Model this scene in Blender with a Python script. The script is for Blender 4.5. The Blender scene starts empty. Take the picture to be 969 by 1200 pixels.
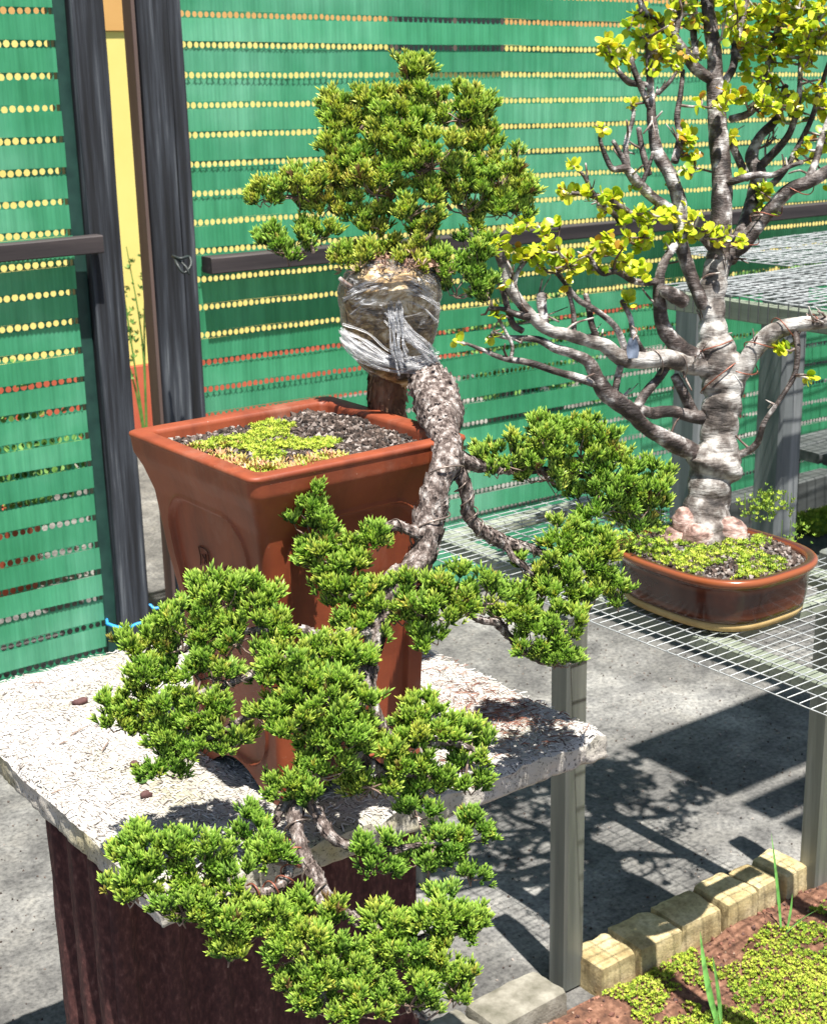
import bpy, math, random
import numpy as np
from mathutils import Matrix, Vector
random.seed(7); rng = np.random.default_rng(7)
sc = bpy.context.scene
COL = sc.collection

# ------------------------------------------------------------------ camera
F_PX = 1725.0; W, H = 969, 1200                       # focal length in pixels of a 969x1200 frame
PITCH, ROLL, HEAD = math.radians(16.8), math.radians(1.2), math.radians(36.4)
CAM = np.array([0.0, 0.0, 1.55])
fh = np.array([math.sin(HEAD), math.cos(HEAD), 0.0]); rt = np.array([math.cos(HEAD), -math.sin(HEAD), 0.0])
zz = np.array([0, 0, 1.0])
FW = math.cos(PITCH) * fh - math.sin(PITCH) * zz
UP0 = math.sin(PITCH) * fh + math.cos(PITCH) * zz
RT = math.cos(ROLL) * rt - math.sin(ROLL) * UP0
UP = math.sin(ROLL) * rt + math.cos(ROLL) * UP0
cam = bpy.data.cameras.new('camera'); co = bpy.data.objects.new('camera', cam); COL.objects.link(co)
M4 = Matrix(((RT[0], UP[0], -FW[0], 0), (RT[1], UP[1], -FW[1], 0), (RT[2], UP[2], -FW[2], 1.55), (0, 0, 0, 1)))
co.matrix_world = M4
cam.sensor_fit = 'VERTICAL'; cam.sensor_height = 24.0; cam.lens = 24.0 * F_PX / 1200
cam.clip_start = 0.05; cam.clip_end = 500
cam.dof.use_dof = True; cam.dof.focus_distance = 1.65; cam.dof.aperture_fstop = 13
sc.camera = co

# ------------------------------------------------------------------ world, sun, exposure
SUN = np.array([-0.06, -0.31, 1.0]); SUN /= np.linalg.norm(SUN)
wd = bpy.data.worlds.new('World'); sc.world = wd; wd.use_nodes = True
nt = wd.node_tree; bg = nt.nodes['Background']
sky = nt.nodes.new('ShaderNodeTexSky'); sky.sky_type = 'NISHITA'; sky.sun_disc = False
sky.sun_elevation = math.asin(SUN[2]); sky.sun_rotation = math.atan2(SUN[0], SUN[1])
nt.links.new(sky.outputs[0], bg.inputs[0]); bg.inputs[1].default_value = 0.055
sl = bpy.data.lights.new('sun', 'SUN'); so = bpy.data.objects.new('sun', sl); COL.objects.link(so)
sl.energy = 5.0; sl.angle = math.radians(0.5); sl.color = (1.0, 0.96, 0.88)
so.rotation_euler = Vector(SUN).to_track_quat('Z', 'Y').to_euler(); so.location = (0, -3, 8)
sc.view_settings.view_transform = 'Standard'; sc.view_settings.look = 'None'
sc.view_settings.exposure = 1.12; sc.view_settings.gamma = 1.0
sc.cycles.max_bounces = 8; sc.cycles.transparent_max_bounces = 12

# ------------------------------------------------------------------ helpers
def ray(px, py):
    u = (px - W / 2) / F_PX; v = -(py - H / 2) / F_PX
    return FW + u * RT + v * UP
def at(px, py, d): return CAM + ray(px, py) * d           # point at depth d along the view axis
def on(px, py, z):
    r = ray(px, py); return CAM + r * ((z - CAM[2]) / r[2])
def P4(p):                                                # (px, py, depth, radius in px) -> (x, y, z, radius)
    q = at(p[0], p[1], p[2]); return (q[0], q[1], q[2], p[3] * p[2] / F_PX)

def hashn(ix, iy, iz):
    n = (ix * 374761393 + iy * 668265263 + iz * 2147483647 + 1013904223) & 0xffffffff
    n = ((n ^ (n >> 13)) * 1274126177) & 0xffffffff
    n = n ^ (n >> 16)
    return (n & 0xffff) / 32767.5 - 1.0
def noise(p, f=1.0, seed=0):
    p = np.asarray(p, float) * f + seed * 17.31 + 1000
    i = np.floor(p).astype(np.int64); t = p - i; t = t * t * (3 - 2 * t)
    x, y, z = i[..., 0], i[..., 1], i[..., 2]; a, b, c = t[..., 0], t[..., 1], t[..., 2]
    r = 0
    for dx in (0, 1):
        for dy in (0, 1):
            for dz in (0, 1):
                w = (a if dx else 1 - a) * (b if dy else 1 - b) * (c if dz else 1 - c)
                r = r + w * hashn(x + dx, y + dy, z + dz)
    return r
def fbm(p, f, oct=3, seed=0):
    return sum(noise(p, f * 2 ** k, seed + k) / 2 ** k for k in range(oct))

class MB:
    """collects vertices and faces, builds one mesh"""
    def __init__(s): s.V = []; s.Q = []; s.T = []; s.n = 0; s.A = {}
    def add(s, V, F, **attr):
        V = np.asarray(V, float).reshape(-1, 3); F = np.asarray(F, int)
        s.V.append(V)
        (s.Q if F.shape[1] == 4 else s.T).append(F + s.n)
        for k in set(list(s.A) + list(attr)):
            L = s.A.setdefault(k, [])
            while sum(len(a) for a in L) < s.n: L.append(np.zeros(s.n - sum(len(a) for a in L)))
            a = attr.get(k, 0.0); L.append(np.broadcast_to(np.asarray(a, float), (len(V),)).copy())
        s.n += len(V); return s
    def faces(s, F):                                      # more faces on vertices already added
        F = np.asarray(F, int); (s.Q if F.shape[1] == 4 else s.T).append(F)
    def box(s, a, b, bev=0.0):
        a = np.array(a, float); b = np.array(b, float)
        if bev <= 0:
            V = [(x, y, z) for x in (a[0], b[0]) for y in (a[1], b[1]) for z in (a[2], b[2])]
            F = [(0, 1, 3, 2), (4, 6, 7, 5), (0, 4, 5, 1), (2, 3, 7, 6), (0, 2, 6, 4), (1, 5, 7, 3)]
            return s.add(V, F)
        V = []; idx = {}
        for x in (0, 1):
            for y in (0, 1):
                for z in (0, 1):
                    for ax in range(3):
                        c = np.array([(a, b)[x][0], (a, b)[y][1], (a, b)[z][2]])
                        sg = np.array([1 - 2 * x, 1 - 2 * y, 1 - 2 * z]) * bev
                        for k in range(3):
                            if k != ax: c[k] += sg[k]
                        idx[(x, y, z, ax)] = len(V); V.append(c)
        Q = []; T = []
        for ax in range(3):
            o = [k for k in range(3) if k != ax]
            for sd in (0, 1):
                def g(u, v):
                    k = [0, 0, 0]; k[ax] = sd; k[o[0]] = u; k[o[1]] = v
                    return idx[(*k, ax)]
                Q.append((g(0, 0), g(1, 0), g(1, 1), g(0, 1)))
        for ax in range(3):
            o = [k for k in range(3) if k != ax]
            for u in (0, 1):
                for v in (0, 1):
                    def g(e, fa):
                        k = [0, 0, 0]; k[ax] = e; k[o[0]] = u; k[o[1]] = v
                        return idx[(*k, fa)]
                    Q.append((g(0, o[0]), g(1, o[0]), g(1, o[1]), g(0, o[1])))
        for x in (0, 1):
            for y in (0, 1):
                for z in (0, 1): T.append(tuple(idx[(x, y, z, k)] for k in range(3)))
        base = s.n; s.add(V, Q); s.faces(np.array(T) + base); return s
    def build(s, name, mat, parent=None, smooth=False, loc=None, fix=False):
        me = bpy.data.meshes.new(name); V = np.concatenate(s.V)
        if parent is not None and loc is None:
            q = parent
            while q is not None: V = V - np.array(q.location); q = q.parent
        me.vertices.add(len(V)); me.vertices.foreach_set('co', V.ravel())
        Q = np.concatenate(s.Q) if s.Q else np.zeros((0, 4), int); T = np.concatenate(s.T) if s.T else np.zeros((0, 3), int)
        me.loops.add(Q.size + T.size); me.loops.foreach_set('vertex_index', np.concatenate([Q.ravel(), T.ravel()]).astype(np.int32))
        me.polygons.add(len(Q) + len(T))
        st = np.concatenate([np.arange(len(Q)) * 4, Q.size + np.arange(len(T)) * 3]).astype(np.int32)
        me.polygons.foreach_set('loop_start', st)
        me.polygons.foreach_set('use_smooth', np.full(len(st), smooth))
        for k, L in s.A.items():
            a = me.attributes.new(k, 'FLOAT', 'POINT'); a.data.foreach_set('value', np.concatenate(L).astype(np.float32))
        me.update(calc_edges=True); me.validate()
        if fix:
            import bmesh
            bm = bmesh.new(); bm.from_mesh(me); bmesh.ops.recalc_face_normals(bm, faces=bm.faces); bm.to_mesh(me); bm.free()
        me.materials.append(mat)
        o = bpy.data.objects.new(name, me); COL.objects.link(o)
        if parent is not None: o.parent = parent
        if loc is not None: o.location = loc
        return o

def tag(o, label=None, cat=None, group=None, kind=None):
    for k, v in (('label', label), ('category', cat), ('group', group), ('kind', kind)):
        if v: o[k] = v
    return o
def thing(name, loc, label, cat, group=None):
    o = bpy.data.objects.new(name, None); COL.objects.link(o); o.location = loc; o.empty_display_size = 0.05
    return tag(o, label, cat, group)
def dup(o, parent, loc, rot=None, scale=None):
    c = o.copy(); COL.objects.link(c); c.parent = parent; c.location = loc
    if rot is not None: c.rotation_euler = rot
    if scale is not None: c.scale = scale
    return c

def resample(pts, step):
    p = np.asarray(pts, float)
    if len(p) == 2: p = np.array([p[0], (p[0] + p[1]) / 2, p[1]])
    q = np.vstack([2 * p[0] - p[1], p, 2 * p[-1] - p[-2]]); out = []
    for i in range(1, len(q) - 2):
        a, b, c, d = q[i - 1], q[i], q[i + 1], q[i + 2]
        n = max(1, int(np.linalg.norm((c - b)[:3]) / step))
        for k in range(n):
            t = k / n
            out.append(0.5 * ((2 * b) + (-a + c) * t + (2 * a - 5 * b + 4 * c - d) * t * t + (-a + 3 * b - 3 * c + d) * t ** 3))
    out.append(p[-1]); out = np.array(out); out[:, 3] = np.maximum(out[:, 3], 0.0002)
    return out
def tube(mb, pts, seg=8, step=0.01, disp=None, cap=True, **attr):
    p = resample(pts, step); c = p[:, :3]; r = p[:, 3]; n = len(p)
    t = np.gradient(c, axis=0); t /= np.linalg.norm(t, axis=1)[:, None] + 1e-12
    u = np.cross(t[0], [0.3, 0.2, 0.93]); u /= np.linalg.norm(u)
    U = []
    for i in range(n):
        u = u - t[i] * (u @ t[i]); u /= np.linalg.norm(u); U.append(u)
    U = np.array(U); Wv = np.cross(t, U)
    an = np.arange(seg) * 2 * math.pi / seg
    dirs = U[:, None] * np.cos(an)[None, :, None] + Wv[:, None] * np.sin(an)[None, :, None]
    rr = np.repeat(r[:, None], seg, 1); V = c[:, None] + dirs * rr[..., None]
    if disp is not None:
        s_ = np.concatenate([[0], np.cumsum(np.linalg.norm(np.diff(c, axis=0), axis=1))])
        V = c[:, None] + dirs * (rr * disp(V, s_[:, None] + 0 * rr, an[None] + 0 * rr))[..., None]
    V = V.reshape(-1, 3)
    i = np.arange(n - 1)[:, None] * seg; j = np.arange(seg)[None]; k = (j + 1) % seg
    F = np.stack([i + j, i + k, i + seg + k, i + seg + j], -1).reshape(-1, 4)
    if cap:
        V = np.vstack([V, c[0] - t[0] * r[0] * 0.4, c[-1] + t[-1] * r[-1] * 0.6])
        T = [((jj + 1) % seg, jj, n * seg) for jj in range(seg)] + [((n - 1) * seg + jj, (n - 1) * seg + (jj + 1) % seg, n * seg + 1) for jj in range(seg)]
        b = mb.n; mb.add(V, F, **attr); mb.faces(np.array(T) + b)
    else: mb.add(V, F, **attr)
    mb.last = (V[:n * seg].reshape(n, seg, 3), c, t)
    return p
def inst(mb, tpl, mats, loc, tip=None, **attr):
    """stamp a template (V, tris, tip) with n matrices"""
    V, T = tpl[0], tpl[1]; n, m = len(loc), len(V)
    X = np.einsum('nij,mj->nmi', mats, V) + loc[:, None]
    F = (T[None] + (np.arange(n) * m)[:, None, None]).reshape(-1, T.shape[1])
    at_ = {k: np.repeat(v, m) for k, v in attr.items()}
    if len(tpl) > 2: at_['tip'] = np.tile(tpl[2], n)
    mb.add(X.reshape(-1, 3), F, **at_)
def frames(d, roll=None, scale=1.0):
    """matrices whose local Z is d"""
    d = d / (np.linalg.norm(d, axis=1)[:, None] + 1e-9); n = len(d)
    h = np.where(np.abs(d[:, 2:3]) < 0.9, np.array([[0, 0, 1.0]]), np.array([[1.0, 0, 0]]))
    x = np.cross(h, d); x /= np.linalg.norm(x, axis=1)[:, None]; y = np.cross(d, x)
    a = rng.random(n) * 6.283 if roll is None else roll
    X = x * np.cos(a)[:, None] + y * np.sin(a)[:, None]; Y = np.cross(d, X)
    M = np.stack([X, Y, d], -1)
    return M * (np.broadcast_to(np.asarray(scale, float), (n,))[:, None, None])
def unit(n):
    v = rng.normal(size=(n, 3)); return v / np.linalg.norm(v, axis=1)[:, None]

# ------------------------------------------------------------------ materials
def mat(name, build):
    m = bpy.data.materials.new(name); m.use_nodes = True; nt = m.node_tree
    b = nt.nodes['Principled BSDF']; build(nt, b, lambda t: nt.nodes.new('ShaderNode' + t), nt.links.new); return m
def ncoord(nt, N, L, scale=(1, 1, 1), kind='Object', rot=None):
    tc = N('TexCoord'); mp = N('Mapping'); mp.inputs['Scale'].default_value = scale
    if rot: mp.inputs['Rotation'].default_value = rot
    L(tc.outputs[kind], mp.inputs[0]); return mp.outputs[0]
def ntex(N, L, vec, scale, detail=4, rough=0.6, dist=0.0):
    t = N('TexNoise'); t.inputs['Scale'].default_value = scale; t.inputs['Detail'].default_value = detail
    t.inputs['Roughness'].default_value = rough; t.inputs['Distortion'].default_value = dist; L(vec, t.inputs['Vector']); return t.outputs[0]
def ramp(N, L, fac, stops):
    r = N('ValToRGB'); e = r.color_ramp.elements
    while len(e) < len(stops): e.new(0.5)
    for k, (p, c) in enumerate(stops): e[k].position = p; e[k].color = (*c, 1) if len(c) == 3 else c
    L(fac, r.inputs[0]); return r.outputs[0]
def mixc(N, L, fac, a, b, mode='MIX'):
    m = N('Mix'); m.data_type = 'RGBA'; m.blend_type = mode
    for s, v in ((0, fac), (6, a), (7, b)):
        if hasattr(v, 'is_output'): L(v, m.inputs[s])
        else: m.inputs[s].default_value = v if s == 0 else (*v, 1)
    return m.outputs[2]
def bump(N, L, b, h, strength=0.5, dist=0.002):
    n = N('Bump'); n.inputs['Strength'].default_value = strength; n.inputs['Distance'].default_value = dist
    L(h, n.inputs['Height']); L(n.outputs[0], b.inputs['Normal']); return n
def simple(name, stops, scale, rough=0.7, vscale=(1, 1, 1), bs=0.5, bd=0.002, bscale=None, detail=5, metal=0.0, coat=0.0):
    def f(nt, b, N, L):
        v = ncoord(nt, N, L, vscale); t = ntex(N, L, v, scale, detail)
        L(ramp(N, L, t, stops), b.inputs['Base Color']); b.inputs['Roughness'].default_value = rough
        b.inputs['Metallic'].default_value = metal; b.inputs['Coat Weight'].default_value = coat
        h = t if bscale is None else ntex(N, L, v, bscale, 6)
        if bs: bump(N, L, b, h, bs, bd)
    return mat(name, f)
def m_concrete(nt, b, N, L):
    v = ncoord(nt, N, L); a = ntex(N, L, v, 2.2, 6, .65, .3); c = ntex(N, L, v, 90, 5, .7); d = ntex(N, L, v, 11, 5, .6)
    base = ramp(N, L, a, [(.32, (.07, .068, .066)), (.5, (.13, .126, .12)), (.66, (.235, .23, .22))])
    k = mixc(N, L, .8, base, ramp(N, L, d, [(.34, (.5, .5, .52)), (.52, (1, 1, 1)), (.68, (1.3, 1.28, 1.24))]), 'MULTIPLY')
    k = mixc(N, L, .7, k, ramp(N, L, c, [(.36, (.35, .35, .36)), (.5, (1, 1, 1)), (.66, (1.6, 1.58, 1.55))]), 'MULTIPLY')
    L(k, b.inputs['Base Color']); b.inputs['Roughness'].default_value = .95; bump(N, L, b, c, .6, .003)
MCONC = mat('weathered_concrete', m_concrete)
def m_slab(nt, b, N, L):
    v = ncoord(nt, N, L); w = ntex(N, L, v, 60, 3)
    vw = N('Vector' + 'Math') if False else None
    c1 = ncoord(nt, N, L, (1, .22, 1), rot=(0, 0, .5)); c2 = ncoord(nt, N, L, (.22, 1, 1), rot=(0, 0, .3)); 
    s1 = ntex(N, L, c1, 420, 3, .5, .6); s2 = ntex(N, L, c2, 420, 3, .5, .6)
    k1 = ramp(N, L, s1, [(.36, (.16, .13, .125)), (.43, (.9, .9, .9)), (1, (1, 1, 1))]); k2 = ramp(N, L, s2, [(.33, (.22, .2, .19)), (.41, (.92, .92, .92)), (1, (1, 1, 1))])
    base = ramp(N, L, ntex(N, L, v, 7, 5, .6), [(.35, (.38, .355, .27)), (.5, (.49, .465, .43)), (.7, (.57, .545, .525))])
    k = mixc(N, L, 1, mixc(N, L, 1, base, k1, 'MULTIPLY'), k2, 'MULTIPLY')
    L(k, b.inputs['Base Color']); b.inputs['Roughness'].default_value = .95; bump(N, L, b, k1, .5, .0012)
MSLAB = mat('flaky_slab', m_slab)
def m_slabside(nt, b, N, L):
    v = ncoord(nt, N, L); a = ntex(N, L, v, 8, 5); c = ntex(N, L, v, 220, 4, .7)
    k = mixc(N, L, 1, ramp(N, L, a, [(.35, (.42, .37, .22)), (.5, (.44, .41, .35)), (.65, (.55, .50, .45))]), ramp(N, L, c, [(.36, (.3, .3, .3)), (.46, (1, 1, 1))]), 'MULTIPLY')
    L(k, b.inputs['Base Color']); b.inputs['Roughness'].default_value = .95; bump(N, L, b, c, .7, .002)
MSLABS = mat('slab_edge', m_slabside)
def m_terra(nt, b, N, L):
    v = ncoord(nt, N, L); a = ntex(N, L, v, 9, 5); c = ntex(N, L, v, 160, 5); d = ntex(N, L, ncoord(nt, N, L, (1, 1, .25)), 25, 4)
    k = mixc(N, L, .6, ramp(N, L, a, [(.35, (.20, .040, .015)), (.65, (.275, .060, .021))]), ramp(N, L, d, [(.32, (.55, .5, .5)), (.5, (1, 1, 1)), (.72, (1.25, 1.22, 1.2))]), 'MULTIPLY')
    k = mixc(N, L, ramp(N, L, c, [(.70, (0, 0, 0)), (.76, (.6, .6, .6))]), k, (.6, .45, .36))
    e_ = ntex(N, L, ncoord(nt, N, L, (1, 1, .5)), 7, 7, .72, .6); k = mixc(N, L, ramp(N, L, e_, [(.54, (0, 0, 0)), (.66, (.22, .22, .22)), (.8, (.45, .45, .45))]), k, (.38, .24, .18))
    L(k, b.inputs['Base Color']); b.inputs['Roughness'].default_value = .55; bump(N, L, b, c, .3, .0008)
MTERRA = mat('terracotta', m_terra)
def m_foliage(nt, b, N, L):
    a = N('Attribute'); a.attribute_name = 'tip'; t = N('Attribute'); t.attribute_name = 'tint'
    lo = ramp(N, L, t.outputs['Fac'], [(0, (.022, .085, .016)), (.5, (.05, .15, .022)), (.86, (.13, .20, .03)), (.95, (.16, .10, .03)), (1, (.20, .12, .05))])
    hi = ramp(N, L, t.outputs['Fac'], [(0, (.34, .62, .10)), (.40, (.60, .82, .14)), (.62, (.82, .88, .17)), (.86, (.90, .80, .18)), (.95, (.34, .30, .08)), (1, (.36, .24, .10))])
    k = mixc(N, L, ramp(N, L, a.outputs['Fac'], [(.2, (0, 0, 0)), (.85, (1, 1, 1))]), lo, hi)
    L(k, b.inputs['Base Color']); b.inputs['Roughness'].default_value = .45
    tr = N('BsdfTranslucent'); mx = N('MixShader'); mx.inputs[0].default_value = .45; L(k, tr.inputs[0])
    L(b.outputs[0], mx.inputs[1]); L(tr.outputs[0], mx.inputs[2]); L(mx.outputs[0], nt.nodes['Material Output'].inputs[0])
MFOL = mat('juniper_foliage', m_foliage)
def m_leaf(nt, b, N, L):
    oi = N('ObjectInfo'); t = N('Attribute'); t.attribute_name = 'tint'; ad = N('Math'); ad.operation = 'ADD'; L(oi.outputs['Random'], ad.inputs[0]); L(t.outputs['Fac'], ad.inputs[1]); fr = N('Math'); fr.operation = 'FRACT'; L(ad.outputs[0], fr.inputs[0])
    k = ramp(N, L, fr.outputs[0], [(0, (.36, .52, .03)), (.4, (.62, .72, .04)), (.78, (.82, .84, .08)), (.93, (.84, .78, .08)), (.98, (.60, .36, .05))])
    L(k, b.inputs['Base Color']); b.inputs['Roughness'].default_value = .3
    tr = N('BsdfTranslucent'); mx = N('MixShader'); mx.inputs[0].default_value = .5; L(k, tr.inputs[0])
    L(b.outputs[0], mx.inputs[1]); L(tr.outputs[0], mx.inputs[2]); L(mx.outputs[0], nt.nodes['Material Output'].inputs[0])
MLEAF = mat('succulent_leaf', m_leaf)
MBARK = simple('juniper_bark', [(.32, (.03, .02, .017)), (.44, (.10, .072, .062)), (.53, (.24, .19, .17)), (.64, (.52, .47, .44))], 150, .85, (1, 1, .4), 1.0, .006, 200, 7)
MBARKB = simple('brown_juniper_bark', [(.3, (.07, .035, .02)), (.5, (.20, .10, .055)), (.7, (.36, .22, .14))], 45, .85, (1, 1, .3), .9, .003, 140, 6)
MTWIG = simple('juniper_twig', [(.3, (.10, .06, .045)), (.55, (.27, .19, .15)), (.7, (.48, .40, .36))], 60, .85, bs=.5)
def m_bark2(nt, b, N, L):
    v = ncoord(nt, N, L); z = ncoord(nt, N, L, (1, 1, 5))
    a = ntex(N, L, v, 22, 5); c = ntex(N, L, z, 40, 4, .6, .5)
    k = ramp(N, L, a, [(.36, (.035, .028, .025)), (.45, (.13, .108, .095)), (.54, (.36, .34, .32)), (.67, (.60, .59, .57))])
    k = mixc(N, L, .75, k, ramp(N, L, c, [(.32, (.35, .3, .28)), (.5, (1, 1, 1)), (.7, (1.2, 1.2, 1.2))]), 'MULTIPLY')
    L(k, b.inputs['Base Color']); b.inputs['Roughness'].default_value = .7; bump(N, L, b, c, .7, .004)
MBARK2 = mat('wrinkled_bark', m_bark2)
def m_bark3(nt, b, N, L):
    v = ncoord(nt, N, L); a = ntex(N, L, v, 34, 5); c = ntex(N, L, ncoord(nt, N, L, (1, 1, 4)), 60, 4, .6, .5)
    k = ramp(N, L, a, [(.38, (.025, .018, .016)), (.48, (.07, .05, .044)), (.56, (.20, .175, .165)), (.64, (.56, .54, .53))])
    k = mixc(N, L, .7, k, ramp(N, L, c, [(.34, (.35, .3, .28)), (.5, (1, 1, 1)), (.7, (1.2, 1.2, 1.2))]), 'MULTIPLY')
    L(k, b.inputs['Base Color']); b.inputs['Roughness'].default_value = .6; bump(N, L, b, c, .8, .004)
MBARK3 = mat('dark_mottled_bark', m_bark3)
MROOT = simple('pinkish_root_bark', [(.34, (.07, .04, .03)), (.45, (.24, .14, .115)), (.56, (.44, .31, .27)), (.68, (.62, .54, .50))], 40, .6, (1, 1, 3), .8, .004, 70, 6)
MTWIG2 = simple('brown_twig', [(.38, (.07, .04, .03)), (.5, (.18, .12, .10)), (.60, (.50, .46, .43))], 40, .6, bs=.4)
def m_green(nt, b, N, L):
    v = ncoord(nt, N, L, kind='Object'); oi = N('ObjectInfo')
    g = N('NewGeometry'); a = ntex(N, L, g.outputs['Position'], 1.6, 5, .6); s = N('Mapping'); s.inputs['Scale'].default_value = (1, 1, .03); L(g.outputs['Position'], s.inputs[0])
    c = ntex(N, L, s.outputs[0], 45, 4, .7)
    k = ramp(N, L, a, [(.30, (.035, .29, .125)), (.5, (.085, .43, .235)), (.70, (.20, .60, .40))])
    k = mixc(N, L, .7, k, ramp(N, L, c, [(.3, (.6, .66, .64)), (.55, (1, 1, 1)), (.75, (1.4, 1.25, 1.3))]), 'MULTIPLY')
    k = mixc(N, L, .6, k, ramp(N, L, oi.outputs['Random'], [(0, (.75, .8, .8)), (1, (1.2, 1.1, 1.1))]), 'MULTIPLY')
    L(k, b.inputs['Base Color']); b.inputs['Roughness'].default_value = .42; b.inputs['Specular IOR Level'].default_value = .4
    tr = N('BsdfTranslucent'); mx = N('MixShader'); mx.inputs[0].default_value = .35; L(k, tr.inputs[0])
    L(b.outputs[0], mx.inputs[1]); L(tr.outputs[0], mx.inputs[2]); L(mx.outputs[0], nt.nodes['Material Output'].inputs[0])
MGREEN = mat('green_plastic_slat', m_green)
MEDGESHADE = simple('shaded_green_edge', [(.3, (.008, .035, .03)), (.7, (.02, .07, .055))], 20, .5)  # screen green darkened to stand for shade on the mat edge
MHOLE = simple('perforated_green_plastic', [(.3, (.02, .17, .085)), (.7, (.05, .30, .16))], 30, .45, bs=0)
MPOST = simple('charcoal_weathered_wood', [(.34, (.004, .0045, .006)), (.47, (.016, .018, .024)), (.58, (.042, .048, .06)), (.72, (.17, .185, .20))], 34, .8, (1.6, 1.6, .06), .6, .002, 60, 6)
MRAIL = simple('dark_stained_wood', [(.35, (.016, .012, .014)), (.6, (.045, .035, .036)), (.8, (.13, .10, .09))], 18, .7, (.08, 1.5, 1.5), .5)
MBROWN = simple('brown_board', [(.35, (.085, .055, .048)), (.65, (.15, .10, .085))], 14, .7, (1, 1, .1), .3)
MYEL = simple('yellow_painted_wall', [(.3, (.80, .62, .17)), (.6, (.86, .71, .23)), (.8, (.90, .77, .30))], 1.3, .85, bs=.2)
MORANGE = simple('orange_painted_band', [(.3, (.62, .33, .10)), (.7, (.72, .40, .14))], 2, .85, bs=.2)
MRED = simple('red_painted_plinth', [(.3, (.42, .075, .035)), (.7, (.55, .12, .06))], 5, .8, bs=.3)
MDARKGL = simple('dark_window_glass', [(.3, (.012, .014, .016)), (.7, (.03, .033, .036))], 4, .15, bs=0)
MLEG = simple('grey_galvanised_post', [(.3, (.10, .11, .10)), (.5, (.17, .18, .16)), (.7, (.30, .31, .29))], 16, .42, (1.5, 1.5, .08), .25, metal=.15)
MGPOST = simple('grey_timber_post', [(.3, (.07, .08, .085)), (.55, (.15, .165, .17)), (.75, (.28, .29, .30))], 14, .7, (1.5, 1.5, .1), .4)
MPLANK = simple('grey_green_plank', [(.3, (.13, .15, .11)), (.6, (.24, .27, .21)), (.8, (.36, .38, .32))], 20, .8, (1.5, .1, 1.5), .4)
MWIRE = simple('galvanised_wire', [(.35, (.26, .28, .29)), (.55, (.48, .50, .50)), (.8, (.70, .71, .70))], 30, .45, bs=0, metal=.25)
MWIREG = simple('dull_grey_wire', [(.35, (.16, .175, .18)), (.55, (.34, .36, .37)), (.8, (.55, .57, .58))], 9, .6, bs=0)
MBOX = simple('dark_red_ribbed_block', [(.3, (.035, .011, .011)), (.5, (.07, .022, .02)), (.62, (.11, .04, .035)), (.8, (.22, .12, .10))], 150, .9, (1, 1, .5), .6, .002)
def m_curb(nt, b, N, L):
    v = ncoord(nt, N, L); a = ntex(N, L, v, 14, 5); c = ntex(N, L, v, 160, 5, .7); s = ntex(N, L, ncoord(nt, N, L, (1, 1, .12)), 60, 3)
    k = ramp(N, L, a, [(.3, (.32, .24, .11)), (.5, (.50, .40, .21)), (.7, (.64, .54, .33))])
    k = mixc(N, L, .6, k, ramp(N, L, s, [(.35, (.5, .47, .4)), (.55, (1, 1, 1))]), 'MULTIPLY')
    k = mixc(N, L, .5, k, ramp(N, L, c, [(.36, (.5, .5, .5)), (.52, (1, 1, 1)), (.7, (1.25, 1.25, 1.25))]), 'MULTIPLY')
    L(k, b.inputs['Base Color']); b.inputs['Roughness'].default_value = .95; bump(N, L, b, c, .6, .003)
MCURB = mat('yellowish_concrete_block', m_curb)
MCURBSHADE = simple('shaded_grey_block', [(.3, (.09, .085, .06)), (.5, (.20, .185, .15)), (.7, (.34, .32, .27))], 22, .95, bs=.7, bd=.003, bscale=140)  # darker, greyer block colour that carries the shade on the left blocks
MSOIL = simple('red_brown_soil', [(.3, (.06, .028, .018)), (.5, (.15, .07, .042)), (.68, (.27, .14, .09))], 60, .98, bs=.9, bd=.006, bscale=110)
MDSOIL = simple('dark_gravel_soil', [(.3, (.035, .03, .028)), (.5, (.11, .10, .095)), (.65, (.26, .24, .23)), (.8, (.45, .42, .40))], 130, .95, bs=.8, bd=.003, bscale=150)
def m_att(name, lo, hi, rough=.6):
    def f(nt, b, N, L):
        t = N('Attribute'); t.attribute_name = 'tint'
        L(ramp(N, L, t.outputs['Fac'], [(k / (len(lo) - 1), c) for k, c in enumerate(lo)]), b.inputs['Base Color']); b.inputs['Roughness'].default_value = rough
    return mat(name, f)
MMOSS = m_att('moss', [(.10, .20, .02), (.24, .36, .03), (.42, .50, .05), (.52, .55, .10)], None, .8)
MSUCC = m_att('tiny_succulents', [(.30, .34, .06), (.45, .42, .10), (.50, .25, .12), (.42, .16, .10)], None, .5)
MGRIT = m_att('grit', [(.02, .014, .011), (.055, .036, .028), (.12, .085, .068), (.36, .31, .28)], None, .9)
MFLAKE = m_att('wood_wool_flake', [(.10, .08, .07), (.34, .30, .27), (.58, .55, .52), (.66, .64, .62)], None, .9)
MDEBRIS = m_att('dry_debris', [(.07, .035, .03), (.22, .09, .06), (.36, .16, .11), (.30, .22, .16)], None, .8)
def m_glaze(nt, b, N, L):
    v = ncoord(nt, N, L); a = ntex(N, L, v, 14, 4); at_ = N('Attribute'); at_.attribute_name = 'tip'
    k = ramp(N, L, a, [(.3, (.030, .010, .008)), (.55, (.065, .018, .011)), (.75, (.13, .03, .014))])
    k = mixc(N, L, at_.outputs['Fac'], k, (.30, .085, .030))
    L(k, b.inputs['Base Color']); b.inputs['Roughness'].default_value = .22; b.inputs['Coat Weight'].default_value = .3
MGLAZE = mat('brown_glaze', m_glaze)
MCREAM = simple('unglazed_cream_clay', [(.3, (.38, .25, .09)), (.7, (.55, .40, .18))], 20, .8)
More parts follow.
